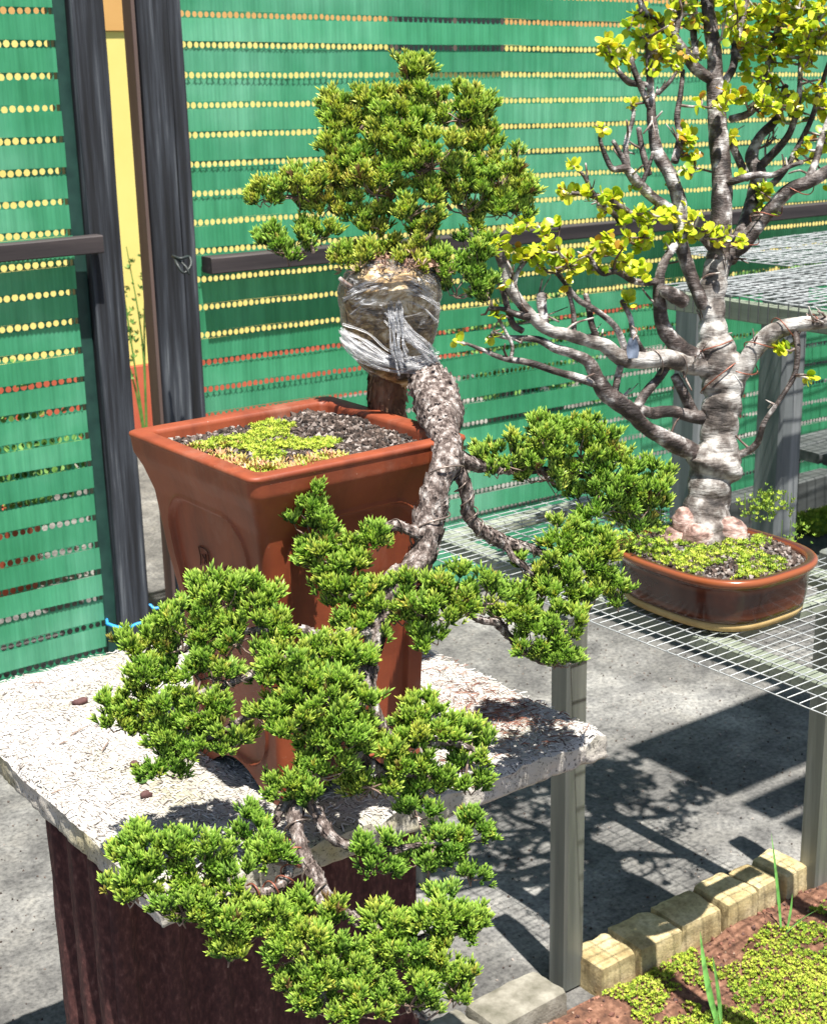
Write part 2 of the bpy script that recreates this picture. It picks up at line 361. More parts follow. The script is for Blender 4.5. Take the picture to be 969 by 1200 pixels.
def m_wrapin(nt, b, N, L):
    v = ncoord(nt, N, L, (1, 1, 1.8), rot=(.3, .5, 0)); a = ntex(N, L, v, 24, 6, .7, 1.4); c = ntex(N, L, v, 90, 4)
    k = ramp(N, L, a, [(.35, (.025, .014, .006)), (.44, (.17, .095, .03)), (.51, (.40, .26, .10)), (.58, (.66, .52, .32)), (.68, (.86, .82, .74))])
    L(k, b.inputs['Base Color']); b.inputs['Roughness'].default_value = .6; bump(N, L, b, c, .8, .004)
MTOP = m_att('dry_sphagnum', [(.10, .05, .035), (.30, .17, .12), (.50, .34, .26), (.42, .32, .18)], None, .85)
MWRAPIN = mat('wet_sphagnum', m_wrapin)
def m_film(nt, b, N, L):
    v = ncoord(nt, N, L, (1, 1, 2.5)); a = ntex(N, L, v, 30, 4, .6, 1.2); c = ntex(N, L, ncoord(nt, N, L, (.5, .5, 2)), 60, 4, .6, 1.0)
    b.inputs['Base Color'].default_value = (.88, .88, .9, 1); b.inputs['Roughness'].default_value = .12; bump(N, L, b, c, .9, .006)
    tr = N('BsdfTransparent'); mx = N('MixShader'); at_ = N('Attribute'); at_.attribute_name = 'tip'
    r = ramp(N, L, a, [(.52, (0, 0, 0)), (.63, (.10, .10, .10)), (.72, (.8, .8, .8))])
    mm = N('Math'); mm.operation = 'ADD'; mm.use_clamp = True; L(r, mm.inputs[0]); L(at_.outputs['Fac'], mm.inputs[1])
    lw = N('Fresnel'); lw.inputs[0].default_value = 1.35; m2 = N('Math'); m2.operation = 'ADD'; m2.use_clamp = True; L(mm.outputs[0], m2.inputs[0]); L(lw.outputs[0], m2.inputs[1])
    L(m2.outputs[0], mx.inputs[0]); L(tr.outputs[0], mx.inputs[1]); L(b.outputs[0], mx.inputs[2]); L(mx.outputs[0], nt.nodes['Material Output'].inputs[0])
MFILM = mat('clear_plastic_film', m_film)
MBLUE = simple('blue_cord', [(.3, (.02, .24, .62)), (.7, (.05, .38, .80))], 60, .5, bs=0)
MBLACK = simple('black_cord', [(.3, (.012, .015, .015)), (.7, (.03, .04, .04))], 60, .5, bs=0)
MALU = simple('training_wire', [(.3, (.16, .12, .10)), (.7, (.30, .24, .21))], 50, .4, bs=0, metal=.5)
MCOPPER = simple('copper_wire', [(.3, (.22, .07, .045)), (.7, (.36, .13, .085))], 50, .4, bs=0, metal=.4)
MTAG = simple('blue_grey_tag', [(.35, (.03, .045, .075)), (.65, (.22, .26, .34))], 40, .3, bs=0)
MGRASS = simple('grass_blade', [(.3, (.10, .30, .06)), (.7, (.22, .48, .12))], 30, .45, bs=0)
MPLANT = simple('plant_green', [(.3, (.06, .16, .03)), (.7, (.16, .30, .06))], 30, .6, bs=0)
MBENCH = simple('dark_grey_bench_wood', [(.3, (.03, .033, .033)), (.6, (.08, .088, .088)), (.8, (.18, .19, .19))], 20, .8, (.2, 1, 1), .4)

# ------------------------------------------------------------------ ground, soil bed
g = MB(); xs = np.array([-60, -8, 0, 4, 12, 60.]); ys = np.array([-60, -8, 0, 4, 12, 60.])
V = [(x, y, 0) for y in ys for x in xs]; F = [(j * 6 + i, j * 6 + i + 1, j * 6 + i + 7, j * 6 + i + 6) for j in range(5) for i in range(5)]
tag(g.add(V, F).build('ground', MCONC), kind='structure')
def soil_h(x, y):
    p = np.stack([x, y, 0 * x], -1)
    h = .022 + .012 * fbm(p, 9, 3) + .006 * fbm(p, 45, 3, 5)
    edge = np.clip((1.585 - y) / .02, 0, 1); return np.maximum(h, .006) * edge + (1 - edge) * .004
nx, ny = 260, 130
X, Y = np.meshgrid(np.linspace(1.26, 3.6, nx), np.concatenate([np.linspace(.2, 1.2, 30), np.linspace(1.21, 1.592, ny - 30)]))
Z = soil_h(X, Y); idx = np.arange(nx * ny).reshape(ny, nx)
F = np.stack([idx[:-1, :-1], idx[:-1, 1:], idx[1:, 1:], idx[1:, :-1]], -1).reshape(-1, 4)
tag(MB().add(np.stack([X, Y, Z], -1).reshape(-1, 3), F).build('soil_bed', MSOIL, smooth=True), kind='structure')

def pebble_tpl(seed):
    r = np.random.default_rng(seed)
    V = np.array([(0, 0, 1), (1, 0, 0), (0, 1, 0), (-1, 0, 0), (0, -1, 0), (0, 0, -1)], float) * (1 + .3 * r.normal(size=(6, 3)) * .6)
    T = np.array([(0, 1, 2), (0, 2, 3), (0, 3, 4), (0, 4, 1), (5, 2, 1), (5, 3, 2), (5, 4, 3), (5, 1, 4)]); return V, T
PEB = [pebble_tpl(k) for k in range(4)]
def tuft_tpl(k=5, spread=.7, w=.22):                     # rosette of small pointed leaflets
    V = []; T = []
    for i in range(k):
        a = i * 6.283 / k + .3; d = np.array([math.cos(a) * spread, math.sin(a) * spread, .75]); s = np.array([-math.sin(a), math.cos(a), 0]) * w
        b = len(V); V += [(0, 0, 0), d * .55 + s, d, d * .55 - s]; T += [(b, b + 1, b + 2), (b, b + 2, b + 3)]
    return np.array(V, float), np.array(T)
TUFT = tuft_tpl()
def scatter(mb, tpls, pts, size, tint, up=.6):
    d = unit(len(pts)) * (1 - up) + np.array([0, 0, up])
    k = rng.integers(0, len(tpls), len(pts)); sz = np.broadcast_to(size, (len(pts),))
    for i, t in enumerate(tpls):
        m = k == i
        if m.any(): inst(mb, t, frames(d[m], scale=sz[m]), pts[m], tint=np.broadcast_to(tint, (len(pts),))[m])
# moss on the soil
n = 60000; x = rng.uniform(1.5, 2.9, n); y = rng.uniform(.95, 1.57, n)
m1 = fbm(np.stack([x, y, 0 * x], -1), 14, 3, 3)
lim = 1.51 + .02 * noise(np.stack([x, y, 0 * x], -1), 20) - np.clip(1.76 - x, 0, 1) * 1.5
keep = ((y < lim) & (m1 > -.65)) | ((m1 > -.15) & (x < 1.76)) | ((m1 > .25) & (y > 1.50) & (x < 1.72))
x, y, m1 = x[keep], y[keep], m1[keep]
mb = MB(); z = soil_h(x, y) + rng.uniform(0, .006, len(x))
scatter(mb, [TUFT, tuft_tpl(4, .5, .3)], np.stack([x, y, z], -1), rng.uniform(.003, .0065, len(x)), np.clip(.5 + .35 * m1 + rng.normal(0, .2, len(x)), 0, 1))
tag(mb.build('moss', MMOSS), 'bright yellow green moss carpeting the garden soil beside the block edging', 'moss', kind='stuff')
n = 2600; x = rng.uniform(1.3, 2.6, n); y = rng.uniform(1.1, 1.58, n); mb = MB()
scatter(mb, PEB, np.stack([x, y, soil_h(x, y) + .001], -1), rng.uniform(.0015, .007, n) * rng.uniform(.5, 1, n), rng.random(n) ** 2, .5)
tag(mb.build('soil_crumbs', MDEBRIS), 'loose red brown soil crumbs along the block edging', 'soil crumbs', kind='stuff')
# grit on the concrete
n = 2500; x = rng.uniform(.3, 3.2, n); y = rng.uniform(1.68, 3.2, n); mb = MB()
scatter(mb, PEB, np.stack([x, y, 0 * x + .001], -1), rng.uniform(.001, .0035, n), rng.random(n), .5)
tag(mb.build('ground_grit', MGRIT), 'fine grit scattered over the grey concrete ground', 'grit', kind='stuff')
# two garden grass plants
def blade(mb, base, tip, w, bend):
    base, tip = np.array(base), np.array(tip); n = 9; V = []
    side = np.cross(tip - base, [.4, -.9, 0]); side = np.array([.8, -.6, 0])
    for i in range(n + 1):
        t = i / n; c = base + (tip - base) * t + np.array(bend) * (t * (1 - t) * 4 * .5); ww = w * (1 - t ** 3) * (.55 + .9 * min(t * 3, 1) * .5)
        V += [c - side * ww / 2, c + np.array([.0, .0, .0]) + np.array([.3, .4, 0]) * ww * .5, c + side * ww / 2]
    F = []
    for i in range(n):
        for k in (0, 1): F.append((i * 3 + k, i * 3 + k + 1, i * 3 + k + 4, i * 3 + k + 3))
    mb.add(V, F)
def grass(label, specs):
    b0 = on(specs[0][0], specs[0][1], .02)
    t = thing('grass_plant', b0, label, 'grass plant')
    for (bx, by, tx, ty, w, bend) in specs:
        b = on(bx, by, .02); d = float((b - CAM) @ FW); tp = at(tx, ty, d - .01); mb = MB(); blade(mb, b, tp, w, bend); mb.build('blade', MGRASS, t, smooth=True)
grass('tall green grass plant rising from soil in front of the sunlit edging blocks', [(842, 1206, 820, 1090, .011, (-.012, 0, 0)), (845, 1206, 834, 1118, .007, (.006, 0, 0)), (836, 1208, 842, 1180, .006, (0, 0, 0))])
grass('thin dark green grass plant at the shaded far end of the block edging', [(915, 1092, 903, 975, .006, (.004, 0, 0)), (921, 1092, 928, 1046, .005, (.006, 0, 0)), (918, 1096, 958, 1066, .004, (.0, 0, .012))])

# ------------------------------------------------------------------ block edging
e = thing('block_edging', (1.9, 1.62, 0), 'row of yellowish rounded concrete edging blocks between soil bed and concrete ground', 'edging')
def curb_block(x0, x1, y0, y1, top, rot, sd):
    mb = MB(); n = 9; cx, cy = (x0 + x1) / 2, (y0 + y1) / 2; V = []; F = []
    u = np.linspace(-1, 1, n)
    for ax in range(3):
        for sg in (-1, 1):
            b = len(V)
            for i in range(n):
                for j in range(n):
                    q = [0, 0, 0]; q[ax] = sg; q[(ax + 1) % 3] = u[i]; q[(ax + 2) % 3] = u[j]; q = np.array(q, float)
                    k = np.abs(q); L = (k ** 14).sum() ** (1 / 14); V.append(q / L)
            for i in range(n - 1):
                for j in range(n - 1):
                    f = (b + i * n + j, b + (i + 1) * n + j, b + (i + 1) * n + j + 1, b + i * n + j + 1); F.append(f if sg > 0 else f[::-1])
    V = np.array(V); V = V * np.array([(x1 - x0) / 2, (y1 - y0) / 2, (top + .04) / 2]); V[:, 2] += (top - .04) / 2
    V += .0016 * fbm(V + sd, 45, 3)[:, None] * np.sign(V)
    c, s = math.cos(rot), math.sin(rot); V = np.stack([cx + V[:, 0] * c - V[:, 1] * s, cy + V[:, 0] * s + V[:, 1] * c, V[:, 2]], -1)
    mb.add(V, F).build('edging_block', MCURB if x0 > 1.5 else MCURBSHADE, e, smooth=True)
for i, (x0, x1, t) in enumerate([(1.03, 1.165, .05), (1.17, 1.30, .05), (1.306, 1.468, .055), (1.545, 1.632, .062), (1.638, 1.742, .066), (1.749, 1.853, .064), (1.860, 1.945, .068), (1.951, 2.012, .066), (2.018, 2.085, .07)]):
    curb_block(x0, x1, 1.578 + .006 * math.sin(i * 3), 1.665 + .004 * math.cos(i * 5), t, .04 * math.sin(i * 7.3), i * 3.1)

# ------------------------------------------------------------------ yellow wall beyond the fence
wl = thing('yellow_building_wall', (4, 6, 0), 'yellow painted wall with orange top band and red plinth beyond the fence', 'wall')
MB().box((-3, 5.96, .3), (14, 6.2, 1.72)).build('wall_face', MYEL, wl)
MB().box((-3, 5.945, 0), (14, 6.2, .297)).build('plinth', MRED, wl)
MB().box((-3, 5.95, 1.723), (14, 6.2, 2.9)).build('top_band', MORANGE, wl)
MB().box((-3, 5.70, 2.903), (14, 6.3, 3.05)).build('eave', MBROWN, wl)
wn = MB().box((4.30, 5.935, 1.56), (5.00, 5.947, 2.4)).build('window_frame', MBROWN, wl)
MB().box((4.35, 5.925, 1.60), (4.66, 5.933, 2.35)).build('pane', MDARKGL, wl); MB().box((4.70, 5.925, 1.60), (4.97, 5.933, 2.35)).build('pane', MDARKGL, wl)
# small plant behind the gap
pb = on(160, 500, 0) * .93 + CAM * .07; pb[2] = 0
pl = thing('wall_plant', (2.72, 5.6, 0), 'thin leafy plant seen through the gap between the two fence posts', 'plant')
mb = MB(); lf = MB()
for k in range(4):
    a = rng.uniform(-1, 1); top = np.array([2.72 + rng.uniform(-.14, .16), 5.6 + rng.uniform(-.08, .08), rng.uniform(.55, 1.05)])
    tube(mb, [(2.72, 5.6, 0, .006), ((2.72 + top[0]) / 2 + .03 * a, 5.6, top[2] * .55, .004), (*top, .002)], 5, .08)
    n = 16; t = rng.uniform(.45, 1, n); p = np.array([2.72, 5.6, 0]) * (1 - t)[:, None] + top * t[:, None] + rng.normal(0, .025, (n, 3))
    inst(lf, TUFT, frames(unit(n) + [0, 0, .5], scale=rng.uniform(.014, .03, n)), p)
mb.build('stem', MPLANT, pl); lf.build('leaves', MPLANT, pl)

PL = ['leafy dark pot beyond the left gate panel, leftmost behind the green screens', 'leafy pot beyond the green fence, just right of the tall terracotta pot', 'leafy pot beyond the green fence, behind the left branches of the leafy bonsai', 'leafy pot beyond the green fence, rightmost, behind the rack posts']
for i, (x, y, r_, h_) in enumerate([(1.55, 4.3, .16, .3), (3.9, 4.5, .18, .3), (4.9, 4.4, .2, .36), (5.9, 4.7, .17, .3)]):
    bp = thing('background_pot', (x, y, 0), PL[i], 'potted plant', 'potted plants beyond the fence')
    mb = MB(); tube(mb, [(x, y, 0, r_ * .7), (x, y, h_ * .5, r_ * .85), (x, y, h_, r_)], 20, .05); mb.build('pot', MBENCH if i % 2 else MRED, bp, smooth=True)
    n = 400; mb = MB(); inst(mb, TUFT, frames(unit(n) + [0, 0, .4], scale=rng.uniform(.03, .07, n)), np.array([x, y, h_ + .12]) + rng.normal(0, 1, (n, 3)) * [r_ * .8, r_ * .8, .1]); mb.build('leaves', MPLANT, bp)
# ------------------------------------------------------------------ fence
YF = 3.30; PITCHZ = .0704; SLH = .0545
def slat_mesh(L):
    mb = MB(); n = int(L / .0028); x = np.linspace(0, L, n); yy = .0008 * np.sin(x * 2 * math.pi / .0112) + .003 * noise(np.stack([x, 0 * x, 0 * x], -1), 3)
    rows = [-SLH / 2, -SLH / 6, SLH / 6, SLH / 2]; V = []
    for k, z in enumerate(rows): V.append(np.stack([x, yy, 0 * x + z + (.0012 * noise(np.stack([x, 0 * x, 0 * x + k // 2], -1), 5) if k in (0, 3) else 0)], -1))
    idx = np.arange(4 * n).reshape(4, n); F = np.stack([idx[:-1, :-1], idx[:-1, 1:], idx[1:, 1:], idx[1:, :-1]], -1).reshape(-1, 4)
    return mb.add(np.concatenate(V), F)
def hole_mesh(L, c):
    n = int(L / c); h = (PITCHZ - SLH) / 2 + .0008; s = c / 2; r = min(s, h) * .95
    O = np.array([(1, 0), (1, 1), (0, 1), (-1, 1), (-1, 0), (-1, -1), (0, -1), (1, -1)], float) * [s, h]
    I = np.array([(math.cos(k * math.pi / 4), math.sin(k * math.pi / 4)) for k in range(8)]) * [min(s * .84, r * 1.15), r]
    V = np.concatenate([O, I]); V = np.stack([V[:, 0], 0 * V[:, 0], V[:, 1]], -1)
    F = np.array([(k, (k + 1) % 8, 8 + (k + 1) % 8, 8 + k) for k in range(8)]); mb = MB()
    X = V[None] + np.stack([(np.arange(n) + .5) * c, 0 * np.arange(n), 0 * np.arange(n)], -1)[:, None]
    rj = np.random.default_rng(int(c * 1e5)); X[:, 8:] = X[:, 8:] * 1.0 + (X[:, 8:] - X[:, 8:].mean(1, keepdims=True)) * rj.uniform(-.18, .05, (n, 1, 1)) + rj.normal(0, .0005, (n, 1, 3)) * [1, 0, 1]
    mb.add(X.reshape(-1, 3), (F[None] + (np.arange(n) * 16)[:, None, None]).reshape(-1, 4)); return mb
def mat_panel(t, x0, L, zrow, nup, ndn, cell, drop, seed):
    r = random.Random(seed); par = np.array(t.location)
    s0 = slat_mesh(L).build('slat', MGREEN, t, smooth=True, loc=(0, 0, 0)); h0 = hole_mesh(L, cell).build('perforated_strip', MHOLE, t, loc=(0, 0, 0))
    first = True
    for k in range(-ndn, nup + 1):
        z = zrow + k * PITCHZ
        if z < .045: continue
        y = YF + .004 * math.sin(k * 1.7) ; ls = np.array([x0, y, z + PITCHZ / 2]) - par; lh = np.array([x0, YF + .001, z]) - par
        rot = (math.radians(r.uniform(-2, 1)), math.asin(drop) + math.radians(r.uniform(-.04, .04)), 0)
        if first: s0.location = ls; s0.rotation_euler = rot; h0.location = lh; h0.rotation_euler = (0, math.asin(drop), 0); first = False
        else: dup(s0, t, ls, rot); dup(h0, t, lh, (0, math.asin(drop), 0))
fg = thing('slatted_gate', (1.0, YF, 0), 'green slatted plastic screen panel left of the dark post, with its own post and rail', 'gate')
mat_panel(fg, .25, 1.20, 1.689, 6, 24, .0192, 0.0, 3)
def rough_box(a, b, nseg, amp, ax, seed, bev=.003):
    """a sawn board: box with its long axis subdivided and a little crooked"""
    a, b = np.array(a, float), np.array(b, float); o = [k for k in range(3) if k != ax]; mb = MB(); V = []
    prof = []
    for (u, v) in ((0, 0), (1, 0), (1, 1), (0, 1)):
        for e in ((bev, 0), (0, bev)):
            s = (1 - 2 * u, 1 - 2 * v)
            e2 = e if (u + v) % 2 == 0 else (e[1], e[0])
            prof.append(((a, b)[u][o[0]] + s[0] * e2[0], (a, b)[v][o[1]] + s[1] * e2[1]))
    P = np.array(prof); c = P.mean(0); an = np.argsort(np.arctan2(P[:, 1] - c[1], P[:, 0] - c[0])); P = P[an]; m = len(P)
    for i in range(nseg + 1):
        t = a[ax] + (b[ax] - a[ax]) * i / nseg
        for q in P:
            p = np.zeros(3); p[ax] = t; p[o[0]] = q[0]; p[o[1]] = q[1]; V.append(p)
    V = np.array(V); k = V.copy(); k[:, ax] *= .12
    off = np.stack([noise(k, 30, seed), noise(k, 30, seed + 9)], -1) * amp; V[:, o[0]] += off[:, 0]; V[:, o[1]] += off[:, 1]
    F = [(i * m + j, i * m + (j + 1) % m, (i + 1) * m + (j + 1) % m, (i + 1) * m + j) for i in range(nseg) for j in range(m)]
    base = mb.n; mb.add(V, F)
    c0 = len(V); mb.add([V[:m].mean(0), V[-m:].mean(0)], np.zeros((0, 4), int))
    mb.faces([((j + 1) % m, j, c0) for j in range(m)] + [(nseg * m + j, nseg * m + (j + 1) % m, c0 + 1) for j in range(m)])
    return mb
rough_box((.25, YF - .060, 1.146), (1.502, YF - .021, 1.188), 24, .002, 0, 5).build('rail', MRAIL, fg, fix=True)
rough_box((1.488, YF - .02, 0), (1.567, YF + .065, 2.35), 40, .0025, 2, 8).build('post', MPOST, fg, fix=True)
rough_box((1.452, YF + .006, .02), (1.486, YF + .05, 2.3), 30, .002, 2, 9).build('shaded_mat_edge', MEDGESHADE, fg, fix=True)  # wrapped side of the mat, its shade put into the dark green
fm = thing('slatted_fence', (2.8, YF, 0), 'long green slatted plastic screen panel right of the dark posts, behind the bonsai', 'fence')
mat_panel(fm, 1.770, 3.45, 1.684, 6, 24, .0166, .018, 4)
rough_box((1.772, YF - .060, 1.056), (5.2, YF - .010, 1.098), 40, .0025, 0, 15).build('rail', MRAIL, fm, fix=True).rotation_euler[1] = .012
rough_box((1.652, YF - .02, 0), (1.730, YF + .035, 2.35), 40, .002, 2, 18).build('post', MPOST, fm, fix=True)
rough_box((1.733, YF - .018, 0), (1.768, YF + .03, 2.35), 40, .002, 2, 19).build('batten', MPOST, fm, fix=True)
rough_box((1.640, YF - .012, 0), (1.649, YF + .035, 2.35), 40, .001, 2, 20, .001).build('side_board', MBROWN, fm, fix=True)
rough_box((5.2, YF - .02, 0), (5.3, YF + .07, 2.3), 10, .002, 2, 21).build('post', MPOST, fm, fix=True)

def px_path(pts, d, r): return [P4((x, y, dd if dd else d, r)) for x, y, dd in pts]
mb = MB(); tube(mb, px_path([(126, 731, 3.70), (138, 735, 3.68), (150, 736, 3.68), (162, 731, 3.68), (176, 729, 3.69), (190, 724, 3.72), (208, 717, 3.72)], 0, 2.2), 6, .006)
tube(mb, px_path([(126, 731, 3.70), (130, 722, 3.80), (172, 709, 3.83), (180, 713, 3.83), (192, 712, 3.83), (206, 717, 3.76)], 0, 1.8), 6, .006)
tag(mb.build('blue_cord', MBLUE, smooth=True), 'bright blue cord tying the fence gate post to the next post', 'cord')
mb = MB(); tube(mb, px_path([(203, 300, 3.50), (212, 303, 3.48), (222, 301, 3.50), (224, 311, 3.49), (216, 320, 3.48), (208, 310, 3.48), (205, 302, 3.50)], 0, 1.8), 6, .006)
tube(mb, px_path([(208, 303, 3.49), (219, 314, 3.48), (222, 322, 3.48)], 0, 1.5), 6, .006)
tag(mb.build('black_tie', MBLACK, smooth=True), 'thin black cord tied round the fence rail end at the dark post', 'cord')

# ------------------------------------------------------------------ slab on its red block
def slab():
    x0, x1, y0, y1, z0, z1 = .592, 1.240, 1.268, 1.945, .676, .714
    nx, ny = 110, 116; u, v = np.meshgrid(np.linspace(0, 1, nx), np.linspace(0, 1, ny))
    X = x0 + (x1 - x0) * u; Y = y0 + (y1 - y0) * v
    P = np.stack([X, Y, 0 * X], -1)
    ed = np.minimum(np.minimum(u, 1 - u) * (x1 - x0), np.minimum(v, 1 - v) * (y1 - y0))
    dn = .006 * np.exp(-ed / .004) * (1 + .9 * fbm(P, 40, 2))
    Zt = z1 + .0009 * fbm(P, 60, 3) + .0012 * fbm(P, 12, 2) - dn
    idx = np.arange(nx * ny).reshape(ny, nx)
    F = np.stack([idx[:-1, :-1], idx[:-1, 1:], idx[1:, 1:], idx[1:, :-1]], -1).reshape(-1, 4)
    t = thing('concrete_slab', (.916, 1.607, z0), 'thick pale flaky slab lying on the dark red block under the terracotta pot', 'slab')
    MB().add(np.stack([X, Y, Zt], -1).reshape(-1, 3), F).build('top_face', MSLAB, t, smooth=True)
    per = np.concatenate([idx[0, :-1], idx[:-1, -1], idx[-1, :0:-1], idx[:0:-1, 0]])
    top = np.stack([X, Y, Zt], -1).reshape(-1, 3)[per]; n = len(per); V = [top]
    c = np.array([(x0 + x1) / 2, (y0 + y1) / 2, 0]); out = top - c; out[:, 2] = 0
    nr = np.zeros_like(out); 
    nr[np.abs(top[:, 0] - x0) < 1e-6] += (-1, 0, 0); nr[np.abs(top[:, 0] - x1) < 1e-6] += (1, 0, 0); nr[np.abs(top[:, 1] - y0) < 1e-6] += (0, -1, 0); nr[np.abs(top[:, 1] - y1) < 1e-6] += (0, 1, 0)
    for k in range(1, 9):
        w = k / 8; p = top.copy(); p[:, 2] = top[:, 2] * (1 - w) + z0 * w
        amp = .0032 * fbm(p, 38, 3, 4) + .0018 * fbm(p, 110, 2, 8) - (.004 if k == 8 else 0); p += nr * amp[:, None]; V.append(p)
    V = np.concatenate(V); F = [(k * n + j, (k + 1) * n + j, (k + 1) * n + (j + 1) % n, k * n + (j + 1) % n) for k in range(8) for j in range(n)]
    mb = MB().add(V, F); b = mb.n; mb.add([(c[0], c[1], z0)], np.zeros((0, 4), int)); mb.faces([(8 * n + (j + 1) % n, 8 * n + j, b) for j in range(n)])
    mb.build('edge_face', MSLABS, t, smooth=True)
    # loose flakes of wood wool
    n = 9000; x = rng.uniform(x0 + .003, x1 - .003, n); y = rng.uniform(y0 + .003, y1 - .003, n); L = rng.uniform(.002, .0065, n)
    tp = (np.array([(-1, -.16, 0), (1, -.1, .12), (.9, .16, .12), (-1, .1, 0), (0, 0, .22)], float), np.array([(0, 1, 4), (1, 2, 4), (2, 3, 4), (3, 0, 4)]))
    a = rng.uniform(0, 6.283, n); c_, s_ = np.cos(a), np.sin(a); tl = rng.normal(0, .12, n)
    Mx = np.zeros((n, 3, 3)); Mx[:, 0, 0] = c_; Mx[:, 0, 1] = -s_; Mx[:, 1, 0] = s_; Mx[:, 1, 1] = c_; Mx[:, 2, 2] = 1; Mx[:, 2, 0] = tl
    mb = MB(); inst(mb, tp, Mx * L[:, None, None], np.stack([x, y, z1 + .0012 * fbm(np.stack([x, y, 0 * x], -1), 12, 2) + .0008 + 0 * x], -1), tint=rng.random(n) ** .6)
    tag(mb.build('surface_flakes', MFLAKE, t), kind='stuff')
slab()
def red_block():
    x0, x1, y0, y1 = .606, 1.045, 1.44, 1.60; t = thing('red_block', (.82, 1.52, 0), 'dark red vertically ribbed block standing under the pale slab', 'block')
    per = []; 
    def side(p, q, n):
        for i in range(n): per.append(np.array(p) + (np.array(q) - np.array(p)) * i / n)
    side((x0, y0), (x1, y0), 130); side((x1, y0), (x1, y1), 50); side((x1, y1), (x0, y1), 130); side((x0, y1), (x0, y0), 50)
    per = np.array(per); n = len(per); c = per.mean(0); d = np.roll(per, -1, 0) - np.roll(per, 1, 0); nr = np.stack([d[:, 1], -d[:, 0]], -1); nr /= np.linalg.norm(nr, axis=1)[:, None]
    s = np.arange(n) * .0034; w = np.clip(1.6 * np.sin(s * 2 * math.pi / .062), -1, 1) * .0065
    q = per + nr * w[:, None]; zs = np.linspace(0, .6755, 24); V = np.concatenate([np.column_stack([q, np.full(n, z)]) for z in zs]); V[:, :2] += .0012 * np.stack([fbm(V, 60, 2, 1), fbm(V, 60, 2, 2)], -1)
    F = [(k * n + j, k * n + (j + 1) % n, (k + 1) * n + (j + 1) % n, (k + 1) * n + j) for k in range(23) for j in range(n)]
    mb = MB().add(V, F); b = mb.n; mb.add([(c[0], c[1], .6755)], np.zeros((0, 4), int)); mb.faces([(23 * n + j, 23 * n + (j + 1) % n, b) for j in range(n)])
    mb.build('ribbed_shell', MBOX, t, smooth=True)
    MB().box((x0 - .012, y0 - .012, 0), (x1 + .012, y1 + .012, .03), .003).build('foot_plinth', MBOX, t)
red_block()
# debris lying on the slab
def chunk(px, py, size, name, label, cat, m, sd, flat=.5):
    p = on(px, py, .715); mb = MB(); k = 10; an = np.linspace(0, 6.283, k, endpoint=False); V = []
    for z, r in ((0, .75), (.25, 1.0), (.6, .95), (.9, .55)):
        for a in an: V.append((math.cos(a) * r, math.sin(a) * r * .65, z * flat * 2))
    V = np.array(V) * size; V = V * (1 + .35 * noise(V + sd, 1.2 / size)[:, None]); V = V + p
    F = [(j * k + i, j * k + (i + 1) % k, (j + 1) * k + (i + 1) % k, (j + 1) * k + i) for j in range(3) for i in range(k)]
    mb.add(V, F); b = mb.n; mb.add([V[30:].mean(0) + [0, 0, size * .05]], np.zeros((0, 4), int)); mb.faces([(30 + i, 30 + (i + 1) % k, b) for i in range(k)])
    tag(mb.build(name, m, smooth=True), label, cat, 'soil lumps lying on the slab' if 'lump' in name else None)
MCHIP = simple('dark_purple_brown_bark', [(.3, (.05, .02, .02)), (.6, (.12, .055, .05)), (.8, (.22, .13, .12))], 120, .8)
chunk(93, 825, .011, 'bark_chip', 'dark purplish bark chip alone on the open left part of the slab', 'bark chip', MCHIP, 1, .35)
chunk(158, 897, .006, 'clay_lump', 'small dark soil lump on slab just below the left foliage, topmost of three', 'soil lump', MCHIP, 2, .6)
chunk(168, 917, .006, 'clay_lump', 'small olive soil lump on slab, middle one of three under the left foliage', 'soil lump', MPLANT, 3, .6)
chunk(172, 934, .008, 'clay_lump', 'pair sized dark soil lump on slab, lowest of three beside the foliage shadow', 'soil lump', MCHIP, 4, .6)
tw = MB(); 
for (a, b) in (((83, 862), (104, 850)), ((70, 872), (80, 869)), ((52, 800), (30, 801)), ((60, 930), (75, 925)), ((120, 880), (128, 868))):
    p, q = on(*a, .7165), on(*b, .7175); tube(tw, [(*p, .0009), (*((p + q) / 2 + [.001, 0, .0008]), .0011), (*q, .0005)], 5, .004)
tag(tw.build('dry_twigs', MTWIG, smooth=True), 'few short dry twigs lying on the left part of the pale slab', 'twigs', kind='stuff')
mb = MB(); n = 900; x = np.concatenate([rng.normal(1.165, .035, n // 2), rng.uniform(1.0, 1.235, n // 2)]); y = np.concatenate([rng.normal(1.40, .06, n // 2), rng.uniform(1.28, 1.7, n // 2)])
ok = (x < 1.235) & (y > 1.275); x, y = x[ok], y[ok]; n = len(x)
nd = (np.array([(-1, -.05, 0), (-1, .05, 0), (0, 0, .18), (1, .04, .05), (1, -.04, .05)], float), np.array([(0, 2, 1), (0, 4, 2), (1, 2, 3), (2, 4, 3)]))
a = rng.uniform(0, 6.283, n); Mx = np.zeros((n, 3, 3)); Mx[:, 0, 0] = np.cos(a); Mx[:, 0, 1] = -np.sin(a); Mx[:, 1, 0] = np.sin(a); Mx[:, 1, 1] = np.cos(a); Mx[:, 2, 2] = 1.5
inst(mb, nd, Mx * rng.uniform(.003, .009, n)[:, None, None], np.stack([x, y, np.full(n, .7165)], -1), tint=rng.random(n))
tag(mb.build('dry_needles', MDEBRIS), 'reddish dry juniper needles littering the right half of the slab', 'dry needles', kind='stuff')

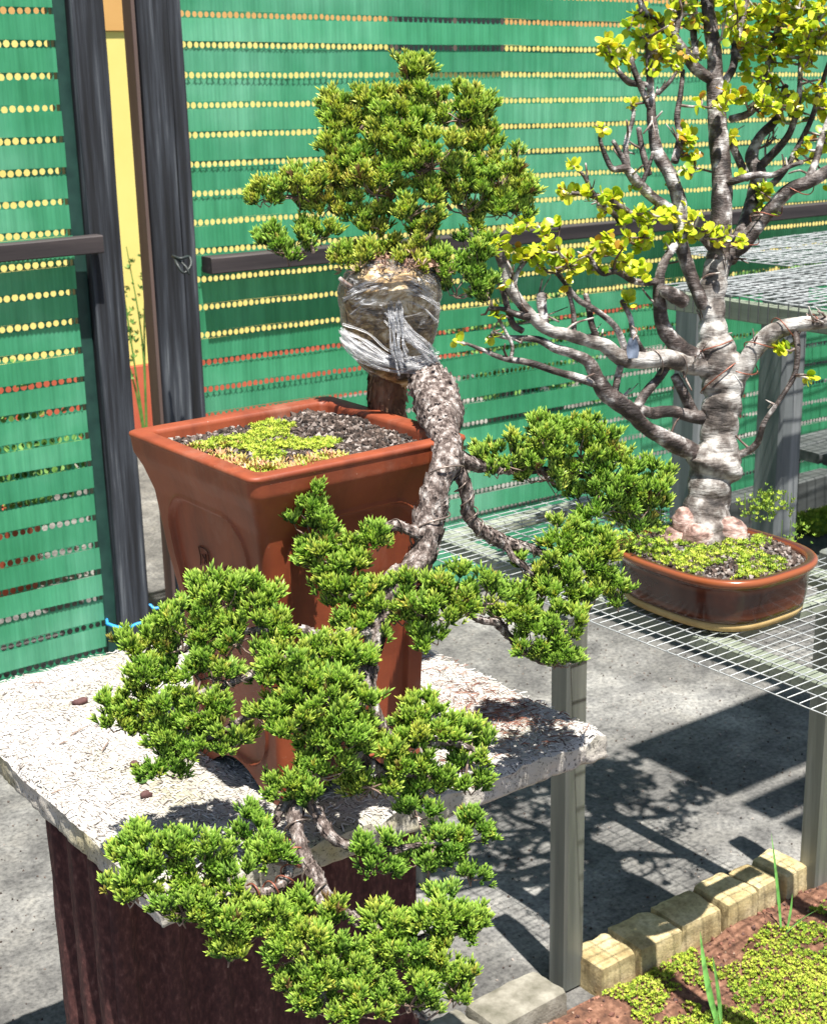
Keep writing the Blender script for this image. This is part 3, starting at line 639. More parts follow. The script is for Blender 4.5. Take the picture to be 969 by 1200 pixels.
# ------------------------------------------------------------------ tall terracotta cascade pot
PC = np.array([.901, 1.4575]); HB = .7145; HH = .4185; RH = .1485
def half(z):                                              # half width against height above the slab
    return np.interp(z, [0, .03, .10, .207, .273, .349, .379, .397, HH], [.1035, .104, .1055, .1105, .1205, .1285, .1375, .1455, .1475])
def big_pot():
    t = thing('cascade_pot', (*PC, HB), 'tall tapering square terracotta pot with rounded recessed panels standing on the slab', 'plant pot')
    nu, nv = 132, 150; u = np.linspace(-1, 1, nu); R = .085    # rounded corner as a share of the half width
    v = np.linspace(0, 1, nv); U, Vv = np.meshgrid(u, v); mb = MB()
    def panel(U, Z):
        hw = .72 + 0 * Z; ztop = .352 - .0; zbot = .035
        rr = .05; hwm = half(Z) * hw; du = np.abs(U) * half(Z) - hwm; dz = np.maximum(Z - ztop, zbot - Z)
        a = du + rr; b = dz + rr; sd = np.where((a > 0) & (b > 0), np.hypot(np.maximum(a, 0), np.maximum(b, 0)) - rr, np.maximum(du, dz))
        rim = .0035 * np.exp(-((sd - .003) / .0022) ** 2) - .003 * np.exp(-(sd / .0018) ** 2)             # incised outline round the panel
        return -.0045 * np.clip(-sd / .0025, 0, 1) + rim
    for side in range(4):
        arch = np.where(np.abs(U) < .62, .026 * (np.cos(np.clip(np.abs(U) / .62, 0, 1) * math.pi) * .5 + .5) ** .45, 0) 
        Z = HH * Vv; Zg = Z + arch * (1 - Vv) ** 3
        h = half(Zg); off = panel(U, Zg)
        # superellipse style rounded corners
        X = U * h; Yf = -(h + off)
        k = np.clip((np.abs(U) - (1 - R)) / R, 0, 1); rad = R * h
        ang = k * math.pi / 4; X = np.where(k > 0, np.sign(U) * (h - rad + rad * np.sin(ang)), X); Yf = np.where(k > 0, -(h - rad + rad * np.cos(ang)), Yf)
        c, s = [(1, 0), (0, 1), (-1, 0), (0, -1)][side]
        PX = X * c - Yf * s; PY = X * s + Yf * c
        Vt = np.stack([PC[0] + PX, PC[1] + PY, HB + Zg], -1)
        idx = np.arange(nu * nv).reshape(nv, nu); F = np.stack([idx[:-1, :-1], idx[:-1, 1:], idx[1:, 1:], idx[1:, :-1]], -1).reshape(-1, 4)
        mb.add(Vt.reshape(-1, 3), F)
    body = mb.build('pot_body', MTERRA, t, smooth=True)
    # rim: rings from the outer lip over the top and down inside
    def ring(hw, z, rc, n=12):
        P = []
        for q in range(4):
            a0 = q * math.pi / 2 + math.pi; cx, cy = [(-1, -1), (1, -1), (1, 1), (-1, 1)][q]
            for i in range(n + 1):
                a = a0 + i / n * math.pi / 2; P.append((PC[0] + cx * (hw - rc) + rc * math.cos(a), PC[1] + cy * (hw - rc) + rc * math.sin(a), HB + z))
            nxt = [(1, -1), (1, 1), (-1, 1), (-1, -1)][q]
            for w in (.2, .4, .6, .8):
                pass
        return P
    prof = [(.1475, HH - .004, .0135), (.1488, HH - .001, .0135), (.1480, HH + .002, .013), (.1455, HH + .0032, .0125), (.128, HH + .0026, .010), (.1255, HH + .0012, .010), (.1245, HH - .003, .010), (.1235, HH - .06, .01), (.10, HH - .30, .01)]
    Vr = np.concatenate([ring(*p) for p in prof]); n = len(Vr) // len(prof)
    Vr[:, 2] += .0006 * noise(Vr, 30); F = [(k * n + j, k * n + (j + 1) % n, (k + 1) * n + (j + 1) % n, (k + 1) * n + j) for k in range(len(prof) - 1) for j in range(n)]
    MB().add(Vr, F).build('rim', MTERRA, t, smooth=True, fix=False)
    # incised characters on the left face, strokes as shallow dark grooves
    mk = simple('incised_groove', [(.3, (.07, .018, .009)), (.7, (.12, .032, .015))], 60, .9, bs=0)
    def stroke(mb, pts, w=.0008):
        q = []
        for (uu, zz_) in pts: q.append((PC[0] - half(zz_) + .0030, PC[1] - uu, HB + zz_, w))     # uu: metres toward the camera side
        tube(mb, q, 5, .003)
    def char(strokes, cu, cz, sz):
        mb = MB()
        for s_ in strokes: stroke(mb, [(cu + a * sz, cz + b * sz) for a, b in s_])
        mb.build('incised_character', mk, t, smooth=True)
    A = [[(-1, .9), (-.9, -.2), (-1.2, -1)], [(-1, .9), (.6, .8), (.7, -.4), (1.2, -1)], [(-.5, .2), (.2, -.5)], [(.2, .4), (-.4, -.7)]]
    B = [[(-.6, .9), (-.6, -.3)], [(-.6, .9), (.6, .9), (.6, -.1), (-.5, -.2)], [(0, 0), (0, -1.1)], [(-.3, .4), (.3, .4)]]
    Cc = [[(-1, .5), (1, .5)], [(0, 1), (0, -1)], [(-.8, -.3), (.8, -.2)], [(-.6, -1), (.7, -.9)]]
    D = [[(-.8, .8), (-.2, .3)], [(.3, .9), (-.4, -.8)], [(-.2, .2), (.9, .3), (.8, -.9)], [(-.9, -.2), (-.3, -.7)]]
    char(A, -.020, .285, .013); char(B, .034, .275, .012); char(D, -.018, .232, .011); char(Cc, .034, .222, .011)
    sq = [[(-.8, .8), (.8, .8), (.8, -.8), (-.8, -.8), (-.8, .8)], [(0, .8), (0, -.8)], [(-.8, 0), (.8, 0)]]
    char(sq, .062, .280, .0055)
    # soil, grit and moss inside
    n = 60; U, Vv = np.meshgrid(np.linspace(-.124, .124, n), np.linspace(-.124, .124, n)); P = np.stack([PC[0] + U, PC[1] + Vv, 0 * U], -1)
    def sh(x, y):
        p = np.stack([x, y, 0 * x], -1); return HB + HH - .012 + .004 * fbm(p, 30, 3) + .008 * np.exp(-((x - PC[0] - .09) ** 2 + (y - PC[1] - .05) ** 2) / .002)
    P[..., 2] = sh(P[..., 0], P[..., 1]); idx = np.arange(n * n).reshape(n, n); F = np.stack([idx[:-1, :-1], idx[:-1, 1:], idx[1:, 1:], idx[1:, :-1]], -1).reshape(-1, 4)
    MB().add(P.reshape(-1, 3), F).build('soil', MDSOIL, t, smooth=True)
    n = 3800; x = PC[0] + rng.uniform(-.121, .121, n); y = PC[1] + rng.uniform(-.121, .121, n); mb = MB()
    scatter(mb, PEB, np.stack([x, y, sh(x, y) + .0015], -1), rng.uniform(.0012, .0048, n), rng.random(n) ** 1.3, .5)
    tag(mb.build('soil_grit', MGRIT, t), kind='stuff')
    n = 9000; x = PC[0] + rng.uniform(-.12, .10, n); y = PC[1] + rng.uniform(-.12, .12, n); f = fbm(np.stack([x, y, 0 * x], -1), 22, 2, 2)
    w = np.exp(-((x - PC[0] + .05) ** 2 / .005 + (y - PC[1] - .0) ** 2 / .009)); k = (f * .9 + w * .75 > .40) & (x - PC[0] < .06); x, y = x[k], y[k]; mb = MB()
    scatter(mb, [TUFT], np.stack([x, y, sh(x, y) + rng.uniform(.001, .006, len(x))], -1), rng.uniform(.0025, .005, len(x)), np.clip(rng.normal(.62, .2, len(x)), 0, 1))
    tag(mb.build('soil_moss', MMOSS, t), kind='stuff')
    n = 260; a = rng.random(n); x = PC[0] + np.where(a < .5, rng.normal(-.105, .012, n), rng.uniform(-.1, .0, n)); y = PC[1] + np.where(a < .5, rng.uniform(-.11, .06, n), rng.normal(-.105, .012, n))
    ok = (np.abs(x - PC[0]) < .122) & (np.abs(y - PC[1]) < .122); x, y = x[ok], y[ok]; mb = MB()
    scatter(mb, [tuft_tpl(7, .8, .16)], np.stack([x, y, sh(x, y) + .003], -1), rng.uniform(.005, .011, len(x)), rng.random(len(x)), .7)
    tag(mb.build('small_succulents', MSUCC, t), kind='stuff')
    return sh
SOILH = big_pot()

# ------------------------------------------------------------------ wire shelf with its posts
SH = .714
def wire_tpl(L, r=.0011, n=5, name='wire', wob=0.0006, seed=0):
    mb = MB(); k = max(2, int(L / .05)); x = np.linspace(0, L, k + 1)
    p = np.stack([x, wob * noise(np.stack([x, 0 * x + seed, 0 * x], -1), 9), wob * noise(np.stack([x, 0 * x, 0 * x + seed + 5], -1), 7), 0 * x + r], -1)
    tube(mb, p, n, L); return mb
def wires(t, x0, x1, y0, y1, z, sx, sy, mat_, r=.0011, wob=.0006):
    """wires running along X spaced sy apart and wires running along Y spaced sx apart"""
    par = np.array(t.location)
    a = [wire_tpl(x1 - x0, r, 5, wob=wob, seed=k).build('wire', mat_, t, smooth=True, loc=(0, 0, 0)) for k in range(3)]
    b = [wire_tpl(y1 - y0, r, 5, wob=wob, seed=k + 7).build('wire', mat_, t, smooth=True, loc=(0, 0, 0)) for k in range(2)]
    ua = set(); ys = np.arange(y0, y1 + .001, sy); xs = np.arange(x0, x1 + .001, sx)
    for i, y in enumerate(ys):
        o = a[i % 3]; l = np.array([x0, y, z + .0018]) - par
        if i % 3 in ua: dup(o, t, l)
        else: o.location = l; ua.add(i % 3)
    ub = set()
    for i, x in enumerate(xs):
        o = b[i % 2]; l = np.array([x, y0, z]) - par
        if i % 2 in ub: dup(o, t, l, (0, 0, math.pi / 2))
        else: o.location = l; o.rotation_euler = (0, 0, math.pi / 2); ub.add(i % 2)
ws = thing('wire_shelf', (1.78, 1.4, 0), 'low white welded wire shelf on grey posts carrying the oval brown pot', 'shelf')
wires(ws, 1.508, 2.03, .70, 2.125, SH - .004, .042, .0205, MWIRE, .0010, .0011)
def post(t, cx, cy, s, z1, m, sd, z0=0):
    mb = MB(); mb.box((cx - s / 2, cy - s / 2, z0), (cx + s / 2, cy + s / 2, z1), s * .1)
    return mb.build('leg', m, t)
for (x, y) in ((1.531, 1.655), (2.105, 1.575), (1.531, 2.095), (1.531, .74), (2.04, .74)):
    post(ws, x, y, .045, SH - .012, MLEG, x)
for x in (1.60, 1.965):
    rough_box((x, .70, SH - .034), (x + .035, 2.12, SH - .010), 20, .001, 1, x).build('plank', MPLANK, ws, fix=True)
for y in (.72, 1.42, 2.09):
    rough_box((1.638, y, SH - .034), (1.962, y + .03, SH - .012), 10, .001, 0, y).build('crossbar', MPLANK, ws, fix=True)

rk = thing('upper_wire_rack', (3.5, 2.7, 0), 'taller grey wire topped rack standing behind the leafy bonsai by the fence', 'rack')
RZ = 1.0
wires(rk, 2.78, 4.5, 1.85, 2.66, RZ - .004, .05, .027, MWIREG, .0020, .004)
wires(rk, 3.32, 4.5, 2.69, 3.18, RZ - .004, .05, .027, MWIREG, .0020, .004)
par = np.array(rk.location)
rough_box((2.772, 1.85, RZ - .060), (2.80, 2.68, RZ - .012), 20, .001, 1, 3).build('skirt_plank', MPLANK, rk, fix=True)
rough_box((2.80, 2.65, RZ - .055), (4.5, 2.68, RZ - .012), 20, .001, 0, 4).build('back_plank', MGPOST, rk, fix=True)
rough_box((2.80, 1.87, RZ - .055), (4.5, 1.90, RZ - .012), 20, .001, 0, 4).build('front_plank', MGPOST, rk, fix=True)
h = MB(); tube(h, [(0, 0, 0, .0018), (0, 0, -.03, .0018), (0, 0, -.056, .0018)], 5, .06); h0 = h.build('bent_wire_end', MBENCH, rk, loc=np.array([2.767, 1.86, RZ]) - par)
for y in np.arange(1.89, 2.67, .03): dup(h0, rk, np.array([2.767, y, RZ]) - par)
post(rk, 3.55, 2.90, .105, RZ - .06, MGPOST, 1)
post(rk, 2.95, 2.78, .105, RZ - .06, MGPOST, 2) if False else None
post(rk, 3.17, 2.90, .10, RZ - .06, MGPOST, 3); post(rk, 4.42, 3.1, .09, RZ - .06, MGPOST, 4); post(rk, 4.42, 1.95, .09, RZ - .06, MGPOST, 5)

sl_ = thing('timber_sleeper', (4.3, 3.22, 0), 'dark weathered timber sleeper lying along the foot of the green fence', 'sleeper')
rough_box((3.66, 3.19, 0), (4.25, 3.27, .13), 14, .004, 0, 31, .006).build('beam', MBENCH, sl_, fix=True); rough_box((4.262, 3.185, 0), (4.95, 3.265, .12), 14, .004, 0, 33, .006).build('beam', MBENCH, sl_, fix=True)
bn = thing('low_bench', (4.1, 2.95, 0), 'low dark grey wooden bench at the right edge beside the rack post', 'bench')
for k in range(3): rough_box((3.74, 2.78 + k * .105, .31), (4.75, 2.875 + k * .105, .345), 14, .002, 0, 40 + k, .004).build('seat_board', MBENCH, bn, fix=True)
for x in (3.80, 4.68):
    for y in (2.81, 3.06): MB().box((x - .03, y - .03, 0), (x + .03, y + .03, .309), .003).build('leg', MBENCH, bn)
mb = MB(); n = 5000; x = rng.uniform(3.9, 4.9, n); y = rng.uniform(3.0, 3.18, n)
scatter(mb, [TUFT], np.stack([x, y, rng.uniform(0, .02, n)], -1), rng.uniform(.008, .018, n), np.clip(rng.normal(.4, .2, n), 0, 1))
tag(mb.build('fence_foot_moss', MMOSS), 'strip of bright green moss at the foot of the far right fence', 'moss', kind='stuff')

# ------------------------------------------------------------------ oval brown pot with the leafy bonsai
P2 = np.array([1.714, 1.517]); A2, B2, H2 = .131, .153, .088
def pot2():
    t = thing('oval_bonsai_pot', (*P2, SH), 'low oval dark brown glazed pot with orange brown rim on the wire shelf', 'plant pot')
    n = 96; an = np.arange(n) * 2 * math.pi / n; p = 3.0
    sx = np.sign(np.cos(an)) * np.abs(np.cos(an)) ** (2 / p); sy = np.sign(np.sin(an)) * np.abs(np.sin(an)) ** (2 / p)
    def rings(prof, name, m, tip=None, smooth=True):
        V = []; tp = []
        for k, (s, z, e) in enumerate(prof):
            V.append(np.stack([P2[0] + sx * (A2 * s), P2[1] + sy * (B2 * s), np.full(n, SH + z)], -1)); tp.append(np.full(n, e))
        V = np.concatenate(V); F = [(k * n + j, k * n + (j + 1) % n, (k + 1) * n + (j + 1) % n, (k + 1) * n + j) for k in range(len(prof) - 1) for j in range(n)]
        return MB().add(V, F, tip=np.concatenate(tp)).build(name, m, t, smooth=smooth)
    rings([(.885, .014, .1), (.90, .0165, 0), (.905, .022, .3), (.915, .030, 0), (.925, .045, 0), (.928, .060, 0), (.93, .066, .25), (.932, .070, 0), (.95, .0735, 0), (.985, .076, .55), (1.0, .080, 1), (1.0, .085, 1), (.985, .088, .75), (.955, .0885, .1), (.91, .088, 0), (.89, .086, .6), (.88, .080, .2), (.87, .05, 0)], 'pot_body', MGLAZE)
    rings([(.80, 0.0005, 0), (.868, .0005, 0), (.885, .004, 0), (.890, .0125, 0), (.86, .0138, 0)], 'foot', MCREAM)
    # soil mound
    m = 50; r, a = np.meshgrid(np.linspace(0, .875, m), np.arange(n)); 
    X = P2[0] + sx[a] * A2 * r; Y = P2[1] + sy[a] * B2 * r; Pn = np.stack([X, Y, 0 * X], -1)
    def sh(x, y):
        q = np.stack([x, y, 0 * x], -1); d = np.hypot((x - P2[0]) / A2, (y - P2[1] - .02) / B2); return SH + .080 + .016 * np.clip(1 - d, 0, 1) + .004 * fbm(q, 28, 3)
    Pn[..., 2] = sh(X, Y); idx = np.arange(n * m).reshape(n, m); nxt = np.roll(idx, -1, 0)
    F = np.stack([idx[:, :-1], nxt[:, :-1], nxt[:, 1:], idx[:, 1:]], -1).reshape(-1, 4)
    MB().add(Pn.reshape(-1, 3), F).build('soil', MDSOIL, t, smooth=True)
    def rnd(k, s=.85):
        x = rng.uniform(-1, 1, k); y = rng.uniform(-1, 1, k); o = (np.abs(x) ** 3 + np.abs(y) ** 3) ** (1 / 3) < 1; return P2[0] + x[o] * A2 * s, P2[1] + y[o] * B2 * s
    x, y = rnd(5200); f = fbm(np.stack([x, y, 0 * x], -1), 20, 2, 4); k = f > .2; x, y = x[k], y[k]; mb = MB()
    scatter(mb, [TUFT], np.stack([x, y, sh(x, y) + rng.uniform(.0, .005, len(x))], -1), rng.uniform(.003, .007, len(x)), np.clip(f[k] * .5 + rng.normal(.25, .2, len(x)), 0, 1))
    tag(mb.build('soil_moss', MMOSS, t), kind='stuff')
    x, y = rnd(1800); mb = MB(); scatter(mb, PEB, np.stack([x, y, sh(x, y) + .002], -1), rng.uniform(.0015, .006, len(x)), rng.random(len(x)), .5)
    tag(mb.build('soil_grit', MGRIT, t), kind='stuff')
    # little weeds standing at the back and left
    mb = MB()
    for (px, py, d, n_) in ((745, 640, 2.36, 140), (770, 648, 2.36, 90), (758, 600, 2.50, 120), (735, 610, 2.46, 80), (905, 588, 2.68, 90), (885, 597, 2.66, 70), (930, 625, 2.52, 30), (775, 625, 2.45, 60)):
        c = at(px, py, d); pts = c + rng.normal(0, 1, (n_, 3)) * [.016, .016, .014]
        inst(mb, TUFT, frames(unit(n_) * .6 + [0, 0, 1], scale=rng.uniform(.004, .009, n_)), pts, tint=rng.random(n_) * .6)
        for q in pts[::6]: tube(mb, [(q[0], q[1], SH + .085, .0006), (*q, .0005)], 4, .03, tint=.1)
    tag(mb.build('pot_weeds', MMOSS, t), kind='stuff')
pot2()

def wrinkle(V, s, a):
    ph = s / .0105 + 1.3 * noise(V, 18) + .5 * np.sin(a + s * 30)
    return 1 + .085 * (np.abs(np.sin(ph)) ** .6 - .6) + .10 * fbm(V, 16, 3, 2)
D2_ = 2.42
br2 = []                                                  # nodes the twigs may spring from
t2 = thing('leafy_bonsai', (1.754, 1.575, SH + .09), 'gnarled pale trunked bonsai with round yellow green leaves, growing in the oval pot', 'bonsai tree')
def limb(name, pts, amp=1.0, seg=14, dd=0.0, nodes=True, sc_=.96):
    P = [P4((x, y, D2_ + dz + dd, r * sc_)) for x, y, r, dz in pts]; mb = MB()
    q = tube(mb, P, seg, .0035, (lambda V, s, a: 1 + (wrinkle(V, s, a) - 1) * amp))
    if nodes: br2.extend([(*p[:3], p[3]) for p in q[::3]])
    return mb
mb = limb('trunk', [(826, 652, 40, 0), (825, 632, 36, 0), (824, 612, 30, 0), (828, 590, 26, 0), (833, 562, 27, 0), (838, 545, 33, 0), (842, 520, 24, 0), (846, 490, 23, 0), (850, 462, 25, 0), (845, 435, 26, 0), (838, 410, 23, 0), (834, 380, 18, 0), (834, 350, 15, 0), (838, 318, 14, 0), (841, 300, 13, 0)], 2.0, 26)
limb('upper_trunk', [(839, 312, 13.4, 0), (843, 285, 13.4, 0), (845, 240, 12.6, 0), (845, 205, 12, 0), (841, 160, 11.5, 0), (838, 110, 11, 0), (836, 60, 9, 0), (829, 10, 8, 0), (822, -60, 6, 0)], .9, 18).build('upper_trunk', MBARK3, t2, smooth=True)
mbr = MB()
for (x, y, r, dz, ln, dx) in ((815, 634, 17, -.045, 10, 0), (788, 640, 15, -.03, 16, -10), (858, 628, 19, -.02, 14, 12), (800, 612, 14, -.02, 12, -6), (845, 650, 10, -.04, 24, 14), (775, 650, 8, -.03, 20, -12)):
    tube(mbr, [P4((x - dx * .4, y - ln, D2_ + dz * .4, r * .8)), P4((x, y, D2_ + dz, r)), P4((x + dx, y + ln, D2_ + dz * 1.2, r * .62))], 14, .004, lambda V, s, a: 1 + .30 * fbm(V, 26, 4, 6) + .1 * np.abs(noise(V * [1, 1, 3], 70, 2)))
mb.build('trunk', MBARK2, t2, smooth=True)
mbr.build('surface_roots', MROOT, t2, smooth=True)
L2 = [
 ([(848, 462, 14, 0), (866, 438, 13, -.02), (885, 408, 12, -.03), (905, 390, 12, -.04), (930, 381, 10, -.05), (960, 378, 9, -.06), (1010, 372, 8, -.07)], 1.0),
 ([(930, 384, 5, -.05), (934, 410, 4.5, -.06), (930, 440, 4, -.06), (912, 470, 3.5, -.06), (895, 495, 4, -.05), (886, 520, 5, -.03), (868, 532, 6, -.01), (845, 535, 8, 0)], .8),
 ([(842, 325, 12, 0), (852, 300, 12, .02), (868, 288, 12, .02), (885, 268, 11, .01), (903, 245, 10, 0), (925, 222, 9.5, -.02), (950, 212, 9, -.03), (985, 190, 8, -.04)], 1.0),
 ([(945, 213, 6, -.03), (955, 190, 5, -.03), (963, 160, 4.5, -.02), (975, 130, 4, -.02)], .8),
 ([(855, 305, 11, .02), (868, 275, 12, .05), (882, 240, 13, .06), (888, 205, 12, .07), (880, 185, 10, .07), (890, 160, 7, .08), (908, 140, 6, .09), (920, 100, 5, .09)], 1.0),
 ([(885, 200, 7, .07), (910, 175, 6, .05), (925, 155, 5, .03), (935, 120, 4, .02), (938, 60, 3.5, .02)], .8),
 ([(893, 225, 5, .06), (915, 205, 5, .05), (930, 180, 4.5, .04), (950, 140, 4, .03), (962, 100, 3.5, .02), (975, 60, 3, .01)], .8),
 ([(846, 215, 6, 0), (860, 212, 5.5, -.02), (885, 205, 5, -.03), (905, 205, 4.5, -.03), (925, 195, 3.5, -.04), (940, 190, 3, -.04)], .7),
 ([(842, 105, 7, 0), (858, 80, 6, .02), (862, 50, 6, .03), (870, 20, 5, .04), (880, -30, 4, .05)], .8),
 ([(855, 140, 6, .03), (880, 130, 6, .03), (895, 95, 5, .04), (902, 60, 4, .04), (915, 20, 4, .04), (925, -20, 3, .04)], .8),
 ([(850, 160, 6, .03), (862, 180, 6, .05), (875, 210, 7, .06)], .7),
 ([(836, 95, 8, 0), (815, 80, 9, -.02), (797, 55, 8, -.03), (785, 38, 7, -.04), (765, 25, 6, -.05), (752, 8, 5, -.06), (745, -25, 4, -.06)], 1.0),
 ([(790, 45, 5, -.03), (795, 20, 5, -.03), (800, -10, 4, -.03)], .7), ([(815, 65, 5, 0), (812, 30, 5, .01), (816, -15, 4, .01)], .7),
 ([(824, 360, 10, -.02), (808, 320, 10, -.03), (797, 280, 10.5, -.04), (796, 240, 11, -.04), (785, 205, 10, -.05), (770, 178, 9, -.05), (764, 145, 8, -.06), (762, 110, 6, -.06), (760, 70, 5, -.07), (757, 40, 4, -.07)], 1.0),
 ([(790, 190, 6, -.04), (797, 160, 6.5, -.03), (793, 138, 5, -.03), (797, 110, 4, -.03), (800, 82, 3, -.03)], .8),
 ([(765, 135, 5, -.06), (752, 105, 5, -.07), (742, 80, 4.5, -.08), (738, 62, 3, -.08)], .8), ([(764, 100, 4, -.06), (745, 98, 5, -.07), (735, 95, 5, -.08), (722, 80, 4, -.09), (716, 60, 3, -.09)], .8),
 ([(770, 110, 4, -.06), (785, 95, 3, -.07), (792, 85, 2, -.07)], .6),
 ([(785, 245, 8, -.05), (765, 232, 8, -.06), (745, 212, 8, -.08), (733, 198, 6, -.09), (718, 198, 4.5, -.10), (710, 185, 4, -.10), (703, 165, 3, -.11), (703, 152, 2.5, -.11)], 1.0),
 ([(737, 202, 5, -.08), (728, 183, 4, -.09), (718, 165, 3.2, -.10)], .7), ([(735, 195, 4.5, -.08), (733, 170, 4, -.08), (741, 140, 3.2, -.08), (742, 125, 2.4, -.08)], .7),
 ([(752, 215, 4, -.07), (760, 195, 3, -.07), (765, 178, 2.5, -.07)], .6), ([(760, 205, 5, -.06), (752, 175, 4.5, -.06), (748, 150, 4, -.06)], .7),
 ([(755, 260, 6, -.06), (735, 248, 5.5, -.08), (712, 235, 5, -.10), (690, 228, 4.5, -.12), (668, 226, 3, -.13)], .8), ([(705, 238, 4, -.10), (692, 222, 3.2, -.12), (683, 205, 2.6, -.13), (670, 193, 2, -.13)], .7), ([(730, 268, 4, -.08), (718, 250, 4, -.10), (700, 240, 4, -.11)], .6),
 ([(832, 290, 6, -.02), (812, 268, 5.5, -.04), (800, 275, 6, -.05), (782, 300, 6.5, -.07), (773, 322, 8, -.08), (772, 350, 10, -.07), (778, 385, 12, -.05), (800, 410, 13, -.03), (828, 425, 14, 0)], 1.0),
 ([(772, 330, 6, -.08), (745, 330, 5, -.10), (722, 318, 4.5, -.12), (705, 320, 4, -.13), (690, 300, 3, -.14)], .8),
 ([(835, 432, 13, 0), (808, 428, 12, -.03), (782, 420, 12, -.06), (752, 422, 12, -.08), (728, 420, 11, -.10), (708, 405, 10, -.11), (690, 400, 9, -.12), (664, 392, 8, -.14), (645, 388, 8, -.15), (630, 378, 8, -.16), (610, 355, 7, -.17), (596, 335, 7, -.18), (590, 312, 7, -.19), (582, 292, 6, -.20), (570, 280, 4, -.21)], 1.0),
 ([(640, 388, 6, -.15), (635, 360, 8, -.15), (634, 345, 9, -.15)], .8), ([(600, 345, 4, -.18), (606, 320, 3.5, -.18), (620, 300, 3, -.18)], .7), ([(620, 372, 6, -.17), (604, 368, 5, -.18), (588, 362, 3.5, -.18), (572, 362, 3, -.19)], .7), ([(612, 388, 5, -.16), (600, 378, 5, -.17), (590, 345, 4, -.18), (583, 330, 3, -.18)], .7),
 ([(700, 398, 5, -.11), (693, 380, 5, -.12), (690, 362, 5, -.12), (686, 345, 4, -.12)], .7), ([(735, 418, 5, -.09), (722, 385, 4.5, -.11), (700, 365, 4, -.13), (678, 352, 4, -.14), (664, 335, 3.2, -.15), (650, 318, 2.5, -.15)], .8), ([(672, 392, 4, -.13), (672, 372, 4, -.13), (668, 350, 3.2, -.14), (660, 335, 3, -.14)], .6),
 ([(754, 415, 5, -.08), (742, 392, 4, -.10), (738, 372, 3.5, -.10), (728, 352, 3, -.11)], .7), ([(830, 540, 12, 0), (812, 530, 12, -.01), (795, 522, 13, -.02), (778, 513, 11, -.04), (755, 500, 10, -.06), (742, 486, 11, -.08), (728, 474, 12, -.09), (710, 460, 12, -.10), (700, 445, 11, -.11), (690, 425, 9, -.12), (672, 415, 7, -.13), (650, 408, 6, -.14), (630, 398, 5, -.15), (600, 396, 4, -.16), (575, 392, 2.5, -.17)], 1.0),
 ([(700, 450, 7, -.11), (675, 442, 6, -.12), (650, 435, 5, -.14), (620, 425, 5, -.15), (590, 420, 4, -.16), (565, 410, 3, -.17), (545, 402, 2, -.17)], .9), ([(598, 422, 3, -.16), (600, 405, 2.5, -.16), (590, 385, 2.5, -.17), (575, 355, 2, -.18)], .6),
 ([(840, 492, 10, 0), (812, 488, 9, -.01), (785, 482, 8, -.03), (765, 484, 8, -.05), (750, 480, 7, -.07)], 1.0), ([(745, 478, 7, -.07), (758, 458, 6.5, -.06), (770, 445, 6, -.05), (780, 430, 6, -.05)], .8), ([(720, 460, 5, -.09), (724, 440, 5, -.09), (727, 428, 5, -.10)], .7), ([(790, 440, 6, -.03), (800, 460, 7, -.02), (812, 485, 8, 0)], .7),
 ([(822, -50, 6, 0), (800, -90, 5, -.03), (770, -120, 3, -.05)], .7), ([(822, -50, 6, 0), (850, -100, 5, .03), (880, -140, 3, .05)], .7), ([(880, -25, 4, .05), (930, -70, 4, .03), (960, -120, 3, 0)], .7), ([(745, -20, 4, -.06), (720, -60, 3, -.08)], .7), ([(985, 190, 8, -.04), (1020, 150, 7, -.05), (1050, 90, 5, -.05), (1060, 20, 4, -.05), (1050, -60, 3, -.04)], .8)]
for pts, amp in L2: limb('branch', pts, amp, 12, sc_=.78 if pts[0][1] < 400 else .86).build('branch', MBARK2 if pts[0][2] >= 13 and pts[0][1] > 400 else MBARK3, t2, smooth=True)
mb = MB(); tube(mb, [P4((800, 352, D2_ - .06, 9)), P4((788, 345, D2_ - .08, 9)), P4((778, 341, D2_ - .09, 7)), P4((773, 339, D2_ - .095, 3))], 14, .004, lambda V, s, a: 1 + .25 * fbm(V, 40, 2)); mb.build('cut_stub', MBARK3, t2, smooth=True)
# training wires wound on the branches
def coil(t, pts, rpx, turns, m, d0=0.0, wr=.0009):
    p = resample([P4(q) for q in pts], .002); c = p[:, :3]; n = len(p); tt = np.gradient(c, axis=0); tt /= np.linalg.norm(tt, axis=1)[:, None]
    u = np.cross(tt, [.3, .2, .93]); u /= np.linalg.norm(u, axis=1)[:, None]; v = np.cross(tt, u); a = np.linspace(0, turns * 2 * math.pi, n)
    q = c + (u * np.cos(a)[:, None] + v * np.sin(a)[:, None]) * (p[:, 3:4] + wr); mb = MB(); tube(mb, np.column_stack([q, np.full(n, wr)]), 5, .0018); return mb.build('training_wire', m, t, smooth=True)
coil(t2, [(850, 452, D2_, 28), (838, 428, D2_, 29), (834, 404, D2_, 26)], 0, 1.6, MCOPPER, wr=.0012)
coil(t2, [(866, 438, D2_ - .02, 15), (905, 390, D2_ - .04, 14), (960, 378, D2_ - .06, 10)], 0, 3, MCOPPER, wr=.001)
coil(t2, [(868, 288, D2_ + .02, 14), (903, 245, D2_, 12), (950, 212, D2_ - .03, 11)], 0, 2.5, MCOPPER, wr=.001)
coil(t2, [(808, 428, D2_ - .03, 14), (752, 422, D2_ - .08, 13.5)], 0, 2, MALU, wr=.001)
